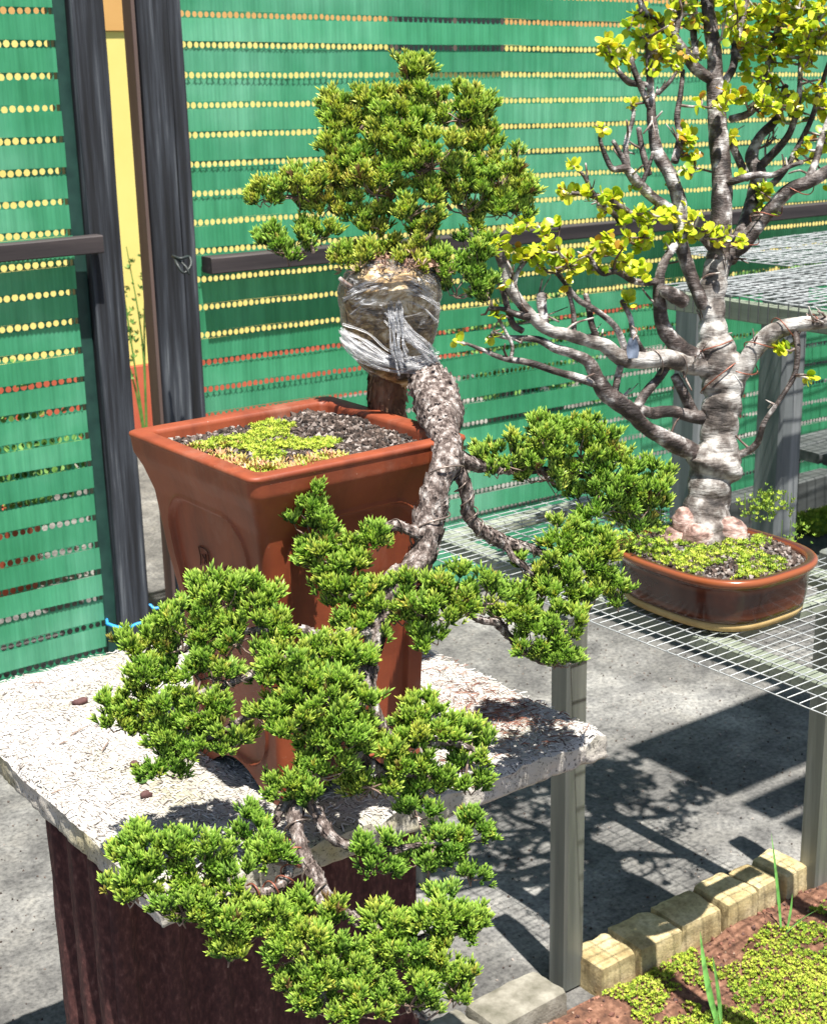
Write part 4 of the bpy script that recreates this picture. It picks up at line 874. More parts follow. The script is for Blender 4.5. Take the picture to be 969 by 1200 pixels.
# twigs and leaves
def leaf_mesh():
    n = 10; a = np.arange(n) * 2 * math.pi / n; r = np.where(np.abs(a - math.pi) < .1, .9, 1.0)
    rim = np.stack([.5 + .5 * np.cos(a) * 1.05, .44 * np.sin(a), .05 * np.cos(a * 2)], -1)
    V = np.concatenate([rim, [[.5, 0, .015]], rim - [0, 0, .03], [[.5, 0, -.02]]]); T = [(k, (k + 1) % n, n) for k in range(n)] + [(n + 1 + (k + 1) % n, n + 1 + k, 2 * n + 1) for k in range(n)]
    V = V[:, [0, 1, 2]]; return V, np.array(T)
LV, LT = leaf_mesh(); LV = np.stack([LV[:, 1], LV[:, 2], LV[:, 0]], -1)     # length along local Z
clusters = [  # px, py, rx, ry, depth offset, sprigs
 (760, 22, 28, 18, -.06, 10), (800, 15, 25, 16, -.03, 9), (730, 62, 18, 18, -.09, 8), (765, 60, 20, 14, -.06, 7), (712, 55, 8, 10, -.09, 3), (845, 12, 25, 14, .02, 9), (885, 22, 25, 16, .04, 10), (925, 15, 24, 16, .03, 10), (955, 30, 16, 25, .01, 8),
 (905, 62, 28, 16, .04, 10), (880, 45, 20, 14, .03, 6), (940, 70, 22, 18, .02, 8), (955, 105, 14, 20, .02, 4), (900, 95, 16, 14, .04, 4), (878, 55, 12, 14, .04, 4), (825, 22, 16, 14, 0, 4), (795, 70, 16, 14, -.03, 4), (820, 60, 10, 12, 0, 3), (715, 48, 10, 8, -.09, 2),
 (703, 150, 8, 8, -.11, 2), (742, 120, 5, 6, -.08, 1), (760, 78, 16, 10, -.06, 3), (660, 222, 14, 8, -.13, 3), (672, 192, 8, 6, -.13, 2), (695, 226, 14, 10, -.12, 3), (712, 240, 16, 12, -.10, 4), (730, 225, 14, 8, -.08, 2),
 (803, 160, 10, 14, -.03, 5), (812, 190, 8, 18, -.03, 4), (802, 178, 8, 8, -.03, 2), (742, 252, 18, 12, -.08, 5), (770, 258, 22, 12, -.07, 7), (800, 252, 22, 14, -.04, 6), (825, 270, 20, 12, -.03, 7), (790, 282, 16, 10, -.06, 4), (855, 280, 16, 8, -.03, 4), (840, 285, 10, 8, -.02, 3),
 (720, 285, 24, 14, -.12, 8), (750, 282, 18, 12, -.09, 5), (700, 305, 18, 14, -.13, 6), (735, 312, 14, 12, -.11, 4), (755, 318, 12, 12, -.10, 3), (660, 300, 20, 14, -.15, 7), (640, 285, 18, 12, -.16, 5), (675, 322, 14, 10, -.14, 3), (620, 300, 16, 12, -.17, 4), (645, 312, 14, 10, -.15, 3),
 (585, 288, 16, 10, -.20, 4), (610, 265, 10, 8, -.19, 3), (645, 262, 14, 6, -.17, 2), (572, 282, 10, 8, -.20, 2), (590, 330, 12, 10, -.19, 2), (598, 305, 10, 8, -.18, 2), (740, 350, 10, 10, -.10, 2), (625, 262, 8, 6, -.18, 1),
 (537, 398, 6, 4, -.17, 1), (578, 368, 5, 5, -.18, 1), (578, 395, 6, 5, -.17, 1), (922, 408, 12, 7, -.06, 3), (948, 443, 5, 4, -.05, 1), (900, 235, 16, 12, .03, 4), (892, 215, 8, 8, .05, 2), (945, 175, 14, 14, 0, 3), (925, 140, 14, 14, .03, 3), (896, 125, 12, 10, .04, 3), (870, 118, 10, 10, .02, 3), (862, 165, 8, 8, .02, 2), (868, 205, 5, 5, .01, 1), (965, 165, 8, 14, 0, 3), (822, 120, 6, 6, -.01, 1), (855, 115, 8, 8, .02, 2), (785, 205, 6, 6, -.05, 1), (935, 40, 20, 16, 0, 6), (860, 45, 16, 14, .02, 4), (780, 40, 16, 12, -.05, 4), (745, 40, 14, 12, -.07, 4)]
B2n = np.array(br2); twg = MB(); leaves = []
r9 = np.random.default_rng(5)
for k in range(16): clusters.append((r9.uniform(690, 1000), r9.uniform(-150, -8), 30, 20, r9.uniform(-.12, .12), 7))
for k in range(16): clusters.append((r9.uniform(850, 985), r9.uniform(-5, 125), 16, 14, r9.uniform(-.08, .12), 4))
for k in range(10): clusters.append((r9.uniform(985, 1090), r9.uniform(0, 260), 24, 22, r9.uniform(-.1, .08), 6))
for (cx, cy, rx, ry, dz, k) in clusters:
    for s_ in range(int(k * 1.7 + .5)):
        a = rng.uniform(0, 6.283); q = math.sqrt(rng.random()); px, py = cx + rx * q * math.cos(a), cy + ry * q * math.sin(a); d = D2_ + dz + rng.normal(0, .02)
        tip = at(px, py, d); dist = np.linalg.norm(B2n[:, :3] - tip, axis=1) + .06 * np.clip(tip[2] * 0 + B2n[:, 2] - tip[2], 0, 1); b = B2n[np.argmin(dist)]
        L = np.linalg.norm(b[:3] - tip); mid = (b[:3] + tip) / 2 + unit(1)[0] * L * .12 - [0, 0, L * .08]
        pth = tube(twg, [(*b[:3], min(b[3] * .6, .0026)), (*mid, .0021), (*tip, .0013)], 6, .008)
        if L > .03: B2n = np.vstack([B2n, [(*pth[len(pth) // 2][:3], .002), (*tip, .0016)]])
        dr = tip - mid; dr /= np.linalg.norm(dr)
        for m_ in range(rng.integers(3, 7)):
            v = unit(1)[0] * 1.0 + dr * .3 + np.array([0, 0, .25]); v /= np.linalg.norm(v)
            leaves.append((tip - dr * rng.uniform(0, .010) + v * .001, v, rng.uniform(.0105, .0175)))
# leafless twigs
for k in range(120):
    b = B2n[rng.integers(0, len(br2))]; v = unit(1)[0] * .9 + [0, 0, .55]; v /= np.linalg.norm(v); L = rng.uniform(.015, .055); e_ = b[:3] + v * L; m_ = b[:3] + v * L * .5 + unit(1)[0] * L * .18
    tube(twg, [(*b[:3], .0022), (*m_, .0019), (*e_, .0014)], 6, .008)
    if rng.random() < .6:
        v2 = v + unit(1)[0] * .8 + [0, 0, .3]; tube(twg, [(*m_, .0012), (*(m_ + v2 * L * .3), .001), (*(m_ + v2 * L * .55 + unit(1)[0] * .003), .0007)], 5, .008)
tag(twg.build('twigs', MTWIG2, t2, smooth=True), kind='stuff')
lp = np.array([l[0] for l in leaves]); lv = np.array([l[1] for l in leaves]); ls_ = np.array([l[2] for l in leaves])
nrm_ = np.cross(lv, np.cross(np.array([0, -.4, 1.0]) + .8 * unit(len(lv)), lv)); nrm_ /= np.linalg.norm(nrm_, axis=1)[:, None]
Mf = np.stack([np.cross(nrm_, lv), nrm_, lv], -1) * ls_[:, None, None]; order = np.argsort(-ls_); par = np.array(t2.location); l0 = None
for i in order[:295]:
    if l0 is None:
        mbl = MB().add(LV, LT, tint=np.zeros(len(LV))); l0 = mbl.build('leaf', MLEAF, t2, smooth=True, loc=(0, 0, 0)); o = l0
    else: o = l0.copy(); COL.objects.link(o); o.parent = t2
    R_ = Matrix([list(r) for r in (Mf[i] / ls_[i])]).to_euler(); o.location = lp[i] - par; o.rotation_euler = R_; o.scale = (ls_[i],) * 3
mbl = MB(); i = order[295:]; inst(mbl, (LV, LT), Mf[i], lp[i], tint=rng.random(len(i)) * .98)
tag(mbl.build('leaves', MLEAF, t2, smooth=True), kind='stuff')

# blue grey tag hanging in the tree
tg = thing('plastic_tag', at(741, 408, D2_ - .13), 'small blue grey plastic tag hanging from the left branch of the leafy bonsai', 'tag')
V = []; F = []
for iy in range(6):
    for ix in range(5):
        u, v = ix / 4 - .5, iy / 5; V.append(at(741 + u * (16 - 9 * (1 - v) ** 3 - 5 * v ** 4), 396 + v * 24, D2_ - .13 + .006 * math.sin(u * 5 + v * 2)))
F = [(iy * 5 + ix, iy * 5 + ix + 1, iy * 5 + ix + 6, iy * 5 + ix + 5) for iy in range(5) for ix in range(4)]
V2 = [v - FW * .0012 for v in V]; mb = MB().add(V, F); mb.add(V2, [f[::-1] for f in F])
mb.build('tag_body', MTAG, tg, smooth=True); mb = MB(); tube(mb, [P4((741, 398, D2_ - .131, .8)), P4((746, 388, D2_ - .12, .8)), P4((740, 382, D2_ - .11, .8))], 5, .004); mb.build('string', MTWIG, tg)

# ------------------------------------------------------------------ cascading juniper
jt = thing('cascading_juniper', tuple(at(455, 505, 1.905)), 'cascading juniper bonsai spilling from the tall terracotta pot down over the slab edge', 'bonsai tree')
def barkd(a1=.16, a2=.1):
    return lambda V, s, a: 1 + a1 * fbm(V, 28, 3, 1) + a2 * np.abs(noise(V * [1, 1, .35], 120, 3)) + .05 * np.sin(a * 3 + s * 40)
JN = []
FLK = [(np.array([(-.28, 0, -1), (.3, .05, -.85), (.36, .32, .1), (.15, .5, 1), (-.3, .42, .8), (-.4, .12, -.1)], float), np.array([(0, 1, 2), (0, 2, 5), (2, 3, 4), (2, 4, 5), (2, 1, 0), (5, 2, 0), (4, 3, 2), (5, 4, 2)])),
       (np.array([(-.4, 0, -.8), (.35, .0, -1), (.42, .25, .3), (.1, .55, .9), (-.35, .3, .7), (-.5, .1, 0)], float), np.array([(0, 1, 2), (0, 2, 5), (2, 3, 4), (2, 4, 5), (2, 1, 0), (5, 2, 0), (4, 3, 2), (5, 4, 2)]))]
def flakes(mb, last, n, size, rise=.0004):
    V, c, t = last; i = rng.integers(1, len(V) - 1, n); j = rng.integers(0, V.shape[1], n)
    nr = V[i, j] - c[i]; nr /= np.linalg.norm(nr, axis=1)[:, None]; tz = -t[i] + .25 * unit(n) * [1, 1, 1]; tz -= nr * (tz * nr).sum(1)[:, None]; tz /= np.linalg.norm(tz, axis=1)[:, None]
    x = np.cross(nr, tz); M = np.stack([x, nr, tz], -1) * rng.uniform(size * .45, size, n)[:, None, None]; k = rng.random(n) < .5
    pos = V[i, j] + (V[i, (j + 1) % V.shape[1]] - V[i, j]) * rng.random(n)[:, None] - nr * rise
    for q, m in ((0, k), (1, ~k)): inst(mb, FLK[q], M[m], pos[m])
def jl(name, pts, m=MBARK, seg=14, a1=.16, a2=.1, step=.0035, scale=1.0):
    mb = MB(); q = tube(mb, [P4((x, y, d, r * scale)) for x, y, d, r in pts], seg, step, barkd(a1, a2)); JN.extend([tuple(p) for p in q[::3]])
    if name != 'crown_stem':
        Lg = np.linalg.norm(np.diff(mb.last[1], axis=0), axis=1).sum(); rm = q[:, 3].mean(); flakes(mb, mb.last, int(Lg * rm * 6.28 / (.0045 if name == 'branch' else .0060) ** 2 * 1.1), .0048 if name == 'branch' else .0072)
        mb.V = mb.V; mb.build(name, m, jt, smooth=(name == 'crown_stem'))
jl('trunk_base', [(457, 520, 1.90, 27), (456, 505, 1.895, 24), (455, 480, 1.885, 22), (453, 455, 1.875, 22), (456, 425, 1.872, 24)], MBARKB, 20)
jl('trunk', [(496, 440, 1.845, 15), (506, 453, 1.82, 21), (513, 470, 1.79, 24), (515, 488, 1.765, 22), (519, 505, 1.73, 17), (525, 525, 1.695, 16), (525, 543, 1.68, 16), (515, 565, 1.672, 14), (508, 590, 1.667, 15), (502, 612, 1.66, 14.5), (500, 635, 1.653, 14), (496, 655, 1.645, 14.5), (480, 672, 1.63, 13), (465, 690, 1.62, 13), (450, 712, 1.612, 12), (440, 740, 1.605, 11), (432, 775, 1.60, 10), (425, 810, 1.59, 10), (405, 845, 1.575, 10), (375, 880, 1.565, 10), (350, 910, 1.555, 10), (345, 935, 1.545, 11), (346, 960, 1.53, 7.5), (352, 990, 1.515, 6.5), (365, 1020, 1.50, 5.5), (385, 1050, 1.49, 5), (420, 1080, 1.485, 4.5), (450, 1108, 1.48, 3.5)], MBARK, 26, .26, .3, .0025)
# burl rings on the old cut
mb = MB()
for r in (4, 8, 12, 16):
    c = at(517, 474, 1.757); pts = []
    for k in range(25):
        a = k * 6.283 / 24; o = RT * math.cos(a) + UP * math.sin(a); pts.append((*(c + o * r * 1.78 / F_PX * (1 + .12 * math.sin(a * 3 + r)) + FW * (r / 16) ** 2 * .012), .0016))
    tube(mb, pts, 6, .003, lambda V, s, a: 1 + .35 * noise(V, 160))
mb.build('cut_burl', MBARK, jt, smooth=True)
jb = [
 [(522, 535, 1.69, 11), (540, 538, 1.70, 9), (558, 545, 1.72, 7), (590, 550, 1.75, 5), (640, 552, 1.79, 4), (700, 560, 1.82, 3)],
 [(526, 540, 1.685, 8), (540, 558, 1.69, 7.5), (548, 585, 1.70, 7), (549, 602, 1.705, 6.5), (560, 618, 1.71, 7), (578, 630, 1.72, 7.5), (597, 638, 1.73, 6.5), (620, 642, 1.735, 5), (650, 655, 1.745, 3.5), (690, 660, 1.76, 2.5)],
 [(592, 638, 1.725, 4.5), (600, 652, 1.72, 3.6), (612, 662, 1.72, 3), (640, 685, 1.73, 2.5)],
 [(496, 630, 1.65, 7), (480, 622, 1.64, 6.5), (463, 616, 1.635, 6), (448, 621, 1.63, 4.5), (425, 628, 1.62, 4), (400, 640, 1.615, 3), (375, 630, 1.61, 2.5)],
 [(488, 665, 1.64, 7), (468, 668, 1.63, 6), (455, 676, 1.62, 6), (440, 690, 1.615, 5), (410, 700, 1.60, 3)],
 [(490, 690, 1.63, 5), (530, 705, 1.64, 4), (560, 726, 1.66, 4), (582, 730, 1.68, 4.5), (596, 745, 1.69, 3.6), (615, 765, 1.70, 3.4), (640, 778, 1.71, 2.2)],
 [(442, 738, 1.60, 6), (415, 742, 1.59, 5.5), (385, 748, 1.58, 5), (360, 740, 1.572, 4.5), (330, 738, 1.565, 4), (290, 740, 1.56, 3), (250, 745, 1.56, 3), (210, 765, 1.56, 2)],
 [(430, 790, 1.59, 5), (390, 775, 1.575, 4.5), (350, 768, 1.56, 4), (318, 778, 1.55, 4.2), (290, 793, 1.545, 4), (262, 803, 1.545, 3), (220, 815, 1.545, 2.4), (170, 825, 1.55, 2)],
 [(420, 815, 1.58, 5), (370, 820, 1.56, 4), (320, 822, 1.55, 4), (300, 835, 1.545, 4), (280, 846, 1.545, 3), (250, 862, 1.54, 2.4), (215, 880, 1.54, 2)],
 [(432, 775, 1.595, 6), (440, 830, 1.59, 5), (455, 860, 1.595, 5), (490, 870, 1.60, 4), (530, 870, 1.61, 3), (555, 878, 1.62, 2.4)],
 [(400, 850, 1.575, 6), (430, 890, 1.58, 5), (460, 905, 1.59, 4), (500, 905, 1.60, 3)],
 [(346, 930, 1.545, 7), (365, 945, 1.54, 5.5), (378, 965, 1.535, 6), (390, 982, 1.53, 5.5), (412, 992, 1.535, 4), (440, 1000, 1.55, 3.4), (490, 990, 1.57, 3), (540, 985, 1.585, 2.4)],
 [(342, 935, 1.545, 8), (328, 950, 1.535, 5), (322, 965, 1.53, 3.4), (300, 985, 1.515, 3), (285, 990, 1.51, 2.4)],
 [(350, 985, 1.52, 5.5), (342, 1010, 1.50, 5.5), (332, 1035, 1.485, 5), (315, 1045, 1.475, 5), (290, 1045, 1.465, 4), (250, 1050, 1.455, 3), (200, 1045, 1.45, 3), (160, 1035, 1.45, 2.4)],
 [(352, 1000, 1.515, 5), (372, 1025, 1.50, 5.5), (376, 1050, 1.485, 5), (378, 1075, 1.47, 5), (372, 1110, 1.46, 4), (375, 1150, 1.455, 3), (385, 1185, 1.45, 2.4)],
 [(405, 1068, 1.485, 4), (440, 1085, 1.48, 4), (475, 1100, 1.48, 3.6), (520, 1095, 1.49, 3), (560, 1090, 1.50, 2.4)], [(440, 1100, 1.48, 3.4), (450, 1130, 1.475, 3), (470, 1170, 1.47, 2.6), (500, 1195, 1.465, 2.2)]]
for p in jb: jl('branch', p, MBARK, 10, .22, .3, .003)
# crown stems
for p in ([(458, 340, 1.875, 13), (459, 310, 1.87, 12), (462, 280, 1.868, 11), (468, 240, 1.865, 9), (476, 195, 1.86, 7), (484, 150, 1.855, 5), (488, 100, 1.85, 3)],
          [(462, 290, 1.868, 8), (440, 270, 1.86, 6), (415, 255, 1.85, 5), (380, 240, 1.84, 4), (340, 230, 1.84, 3)], [(455, 305, 1.87, 8), (430, 300, 1.85, 6), (395, 298, 1.84, 4), (350, 295, 1.83, 3)],
          [(466, 255, 1.866, 7), (450, 215, 1.85, 5), (430, 180, 1.84, 4), (420, 150, 1.84, 3)], [(470, 235, 1.865, 7), (500, 205, 1.86, 5), (525, 175, 1.86, 4), (540, 145, 1.86, 3)], [(464, 270, 1.868, 8), (500, 255, 1.87, 6), (540, 240, 1.87, 5), (580, 215, 1.87, 4), (605, 200, 1.87, 2.5)],
          [(460, 300, 1.87, 8), (495, 295, 1.86, 6), (530, 300, 1.86, 5), (550, 325, 1.86, 4), (545, 350, 1.86, 2.5)], [(468, 250, 1.865, 6), (482, 220, 1.84, 4), (500, 190, 1.835, 3)], [(462, 275, 1.868, 6), (450, 250, 1.84, 4), (440, 225, 1.825, 3)], [(455, 300, 1.868, 6), (475, 285, 1.84, 5), (505, 280, 1.82, 3)]):
    jl('crown_stem', p, MBARKB, 8, .12, .1)
coil(jt, [(532, 548, 1.687, 9.5), (548, 590, 1.70, 8), (560, 618, 1.71, 8.5), (597, 638, 1.73, 7.5), (640, 650, 1.74, 4.5)], 0, 9, MALU, wr=.0009)
coil(jt, [(524, 520, 1.70, 22), (520, 555, 1.675, 20), (506, 605, 1.66, 19), (497, 650, 1.65, 19)], 0, 2.2, MALU, wr=.0011)
coil(jt, [(496, 630, 1.65, 8), (463, 616, 1.635, 7), (425, 628, 1.62, 5), (400, 640, 1.615, 4)], 0, 5, MALU, wr=.0008)
coil(jt, [(385, 748, 1.58, 6), (330, 738, 1.565, 5), (250, 745, 1.56, 4)], 0, 8, MALU, wr=.0008)
coil(jt, [(350, 768, 1.56, 5.2), (290, 793, 1.545, 5), (262, 803, 1.545, 4)], 0, 6, MALU, wr=.0009)
coil(jt, [(346, 945, 1.54, 15), (350, 990, 1.52, 11), (376, 1050, 1.485, 9.5)], 0, 4, MALU, wr=.0012)
coil(jt, [(350, 985, 1.52, 10), (332, 1035, 1.485, 9), (290, 1045, 1.465, 7)], 0, 5, MCOPPER, wr=.0010)
# sprigs
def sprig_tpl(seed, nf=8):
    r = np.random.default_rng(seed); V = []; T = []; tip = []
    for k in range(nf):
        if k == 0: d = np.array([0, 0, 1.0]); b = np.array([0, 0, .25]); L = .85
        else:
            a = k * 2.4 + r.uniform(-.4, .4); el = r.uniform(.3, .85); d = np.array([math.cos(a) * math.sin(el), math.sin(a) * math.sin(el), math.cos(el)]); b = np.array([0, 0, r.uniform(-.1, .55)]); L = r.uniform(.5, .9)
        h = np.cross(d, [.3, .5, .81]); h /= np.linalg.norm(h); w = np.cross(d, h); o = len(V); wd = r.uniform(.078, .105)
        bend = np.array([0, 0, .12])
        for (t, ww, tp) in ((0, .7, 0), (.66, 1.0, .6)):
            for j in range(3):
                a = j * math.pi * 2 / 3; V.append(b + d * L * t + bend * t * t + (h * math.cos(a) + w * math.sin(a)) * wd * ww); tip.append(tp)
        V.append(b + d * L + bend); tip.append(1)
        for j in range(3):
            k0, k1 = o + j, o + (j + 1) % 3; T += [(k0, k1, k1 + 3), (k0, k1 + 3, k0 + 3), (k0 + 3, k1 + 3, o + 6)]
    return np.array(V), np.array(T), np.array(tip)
SPR = [sprig_tpl(k, 8 + k % 3) for k in range(8)]
pads = [ # px, py, rx, ry, depth, density, tint
 # crown
 (488, 98, 14, 16, 1.855, 1.3, .6), (484, 86, 9, 9, 1.85, 1.2, .6), (494, 80, 10, 8, 1.855, 1.2, .6), (474, 78, 7, 6, 1.855, 1, .6), (420, 140, 38.2, 28.6, 1.845, 1.4, 0.55), (465, 140, 36, 35.2, 1.84, 1.4, 0.5), (540, 132, 40.3, 30.8, 1.86, 1.4, 0.5), (405, 185, 31.8, 33, 1.845, 1.35, 0.5), (445, 190, 38.2, 35.2, 1.83, 1.29, 0.55), (505, 185, 44.5, 37.4, 1.83, 1.35, 0.5), (560, 180, 25.4, 26.4, 1.86, 1.4, 0.6),
 (590, 205, 36, 39.6, 1.865, 1.4, 0.55), (585, 245, 29.7, 17.6, 1.87, 1.35, 0.5), (350, 222, 44.5, 26.4, 1.84, 1.4, 0.6), (392, 232, 29.7, 26.4, 1.845, 1.4, 0.7), (335, 290, 33.9, 19.8, 1.83, 1.4, 0.35), (370, 275, 23.3, 13.2, 1.84, 1.23, 0.5), (420, 245, 31.8, 24.2, 1.84, 0.787, 0.55), (480, 245, 38.2, 28.6, 1.83, 0.85, 0.6), (545, 240, 36, 30.8, 1.86, 1.04, 0.5), (555, 300, 31.8, 26.4, 1.865, 0.85, 0.4), (535, 340, 27.6, 26.4, 1.865, 0.787, 0.35), (505, 290, 31.8, 22, 1.84, 0.787, 0.65), (435, 285, 42.4, 17.6, 1.86, 0.725, 0.7), (478, 300, 25.4, 11, 1.85, 0.725, 0.8),
 (440, 305, 30, 12, 1.83, .8, .8), (480, 308, 26, 12, 1.83, .8, .75), (515, 318, 24, 18, 1.85, .8, .5), (410, 300, 20, 12, 1.83, .9, .5), (450, 265, 34, 20, 1.84, .9, .6), (505, 265, 34, 20, 1.84, .9, .5), (520, 215, 34, 26, 1.845, 1.2, .5), (470, 165, 34, 26, 1.83, 1.2, .6), (400, 150, 22, 26, 1.85, 1.2, .6), (480, 120, 30, 20, 1.85, 1.2, .55), (570, 150, 18, 22, 1.87, 1.2, .5), (440, 220, 34, 24, 1.83, 1.1, .65), (600, 240, 20, 20, 1.87, 1.2, .5),
 (396, 122, 18, 16, 1.845, 1.3, .6), (440, 118, 24, 14, 1.84, 1.3, .6), (560, 122, 22, 14, 1.86, 1.3, .55), (610, 225, 16, 26, 1.87, 1.3, .55), (310, 232, 14, 12, 1.84, 1.2, .5), (415, 200, 30, 24, 1.835, 1.2, .6), (570, 340, 14, 16, 1.87, .8, .4),
 # right upper
 (592, 538, 36, 22, 1.741, 1.2, 0.5), (640, 520, 36, 28, 1.760, 1.2, 0.5), (680, 525, 40, 32, 1.777, 1.2, 0.5), (640, 555, 40, 22, 1.760, 0.9, 0.5), (715, 555, 40, 34, 1.791, 1.2, 0.45), (755, 572, 38, 30, 1.808, 1.2, 0.45), (700, 590, 40, 26, 1.785, 1, 0.4), (750, 605, 30, 20, 1.805, 0.9, 0.4),
 # right mid
 (655, 632, 26, 20, 1.745, 1.1, 0.5), (640, 680, 38, 34, 1.730, 1.2, 0.5), (690, 655, 42, 34, 1.755, 1.2, 0.5), (722, 690, 28, 26, 1.755, 1.2, 0.5), (600, 715, 32, 26, 1.695, 1.1, 0.5), (645, 730, 38, 26, 1.705, 1.2, 0.5), (650, 772, 26, 24, 1.700, 1.2, 0.45), (690, 710, 22, 18, 1.735, 1, 0.5), (620, 750, 24, 18, 1.695, 0.9, 0.45),
 # centre upper
 (362, 582, 26, 22, 1.615, 1.1, 0.45), (368, 625, 30, 28, 1.615, 1.1, 0.4), (395, 655, 40, 28, 1.615, 1.2, 0.5), (440, 632, 12, 10, 1.615, 1, 0.5), (405, 695, 38, 28, 1.615, 1.2, 0.5), (450, 710, 34, 34, 1.615, 1.2, 0.5), (500, 710, 38, 34, 1.615, 1.2, 0.5), (535, 700, 28, 28, 1.615, 1.1, 0.45), (500, 745, 30, 22, 1.615, 0.9, 0.4), (570, 700, 18, 22, 1.615, 0.9, 0.4),
 # left
 (260, 705, 50, 30, 1.565, 1.2, .45), (300, 700, 30, 24, 1.57, 1.1, .45), (215, 735, 38, 28, 1.56, 1.1, .45), (170, 758, 34, 24, 1.56, 1.2, .5), (280, 745, 40, 24, 1.56, 1.0, .45), (225, 775, 36, 24, 1.555, 1.0, .45), (172, 800, 34, 24, 1.555, 1.2, .5), (250, 790, 30, 20, 1.55, .9, .45), (150, 838, 34, 22, 1.555, 1.2, .5), (195, 835, 36, 26, 1.55, 1.1, .45), (215, 872, 44, 26, 1.545, 1.2, .45), (190, 895, 30, 18, 1.55, 1.1, .4), (262, 862, 32, 20, 1.545, 1.0, .5), (240, 830, 30, 20, 1.545, 1.0, .5), (325, 735, 16, 14, 1.565, .8, .5),
 # centre
 (340, 790, 44, 30, 1.55, 1.2, .5), (385, 775, 36, 28, 1.57, 1.1, .5), (370, 825, 50, 36, 1.545, 1.25, .5), (415, 830, 26, 30, 1.56, 1.1, .5), (335, 845, 40, 28, 1.54, 1.2, .5), (390, 870, 42, 28, 1.55, 1.2, .45), (375, 905, 34, 20, 1.545, 1.1, .4), (415, 770, 22, 22, 1.59, 1.0, .45), (430, 735, 30, 18, 1.60, 1.0, .5),
 # right centre
 (500, 850, 42, 32, 1.605, 1.2, .5), (545, 875, 36, 28, 1.62, 1.2, .5), (470, 880, 40, 28, 1.59, 1.2, .5), (435, 915, 34, 24, 1.58, 1.2, .5), (500, 915, 38, 26, 1.60, 1.1, .45), (545, 915, 26, 18, 1.615, .9, .4), (540, 975, 32, 26, 1.59, 1.1, .3), (505, 1000, 36, 30, 1.58, 1.1, .25), (548, 1015, 28, 20, 1.585, 1.0, .3), (435, 1010, 30, 28, 1.545, .8, .25), (490, 950, 22, 22, 1.60, .8, .3),
 (330, 925, 20, 14, 1.53, .9, .45), (362, 935, 20, 14, 1.53, .9, .4), (318, 1000, 20, 14, 1.49, .8, .4),
 # lower left
 (180, 1000, 46, 26, 1.455, 1.2, .4), (160, 1040, 38, 28, 1.45, 1.2, .5), (230, 1010, 42, 26, 1.46, 1.1, .45), (215, 1060, 40, 28, 1.45, 1.2, .45), (275, 1035, 30, 22, 1.465, .9, .45), (262, 1080, 34, 24, 1.455, 1.1, .5), (305, 1080, 36, 24, 1.46, 1.2, .5), (288, 975, 26, 20, 1.51, 1.0, .3), (270, 1112, 14, 18, 1.455, .8, .5),
 # lower middle
 (365, 1075, 36, 22, 1.47, 1.2, .5), (345, 1110, 36, 26, 1.455, 1.1, .5), (385, 1130, 36, 30, 1.455, 1.1, .5), (360, 1160, 32, 22, 1.45, 1.0, .5), (430, 1140, 36, 28, 1.465, 1.1, .5), (410, 1180, 44, 22, 1.455, 1.1, .5), (475, 1110, 38, 28, 1.48, 1.1, .5), (515, 1085, 36, 24, 1.485, 1.1, .45), (555, 1085, 28, 22, 1.495, 1.2, .45), (510, 1130, 34, 24, 1.48, 1.0, .5), (480, 1170, 38, 26, 1.465, 1.0, .45), (535, 1155, 22, 26, 1.48, 1.0, .5), (520, 1060, 24, 18, 1.49, .8, .35), (450, 1080, 20, 14, 1.48, .6, .5)]
J = np.array(JN); jtw = MB(); tot = 0
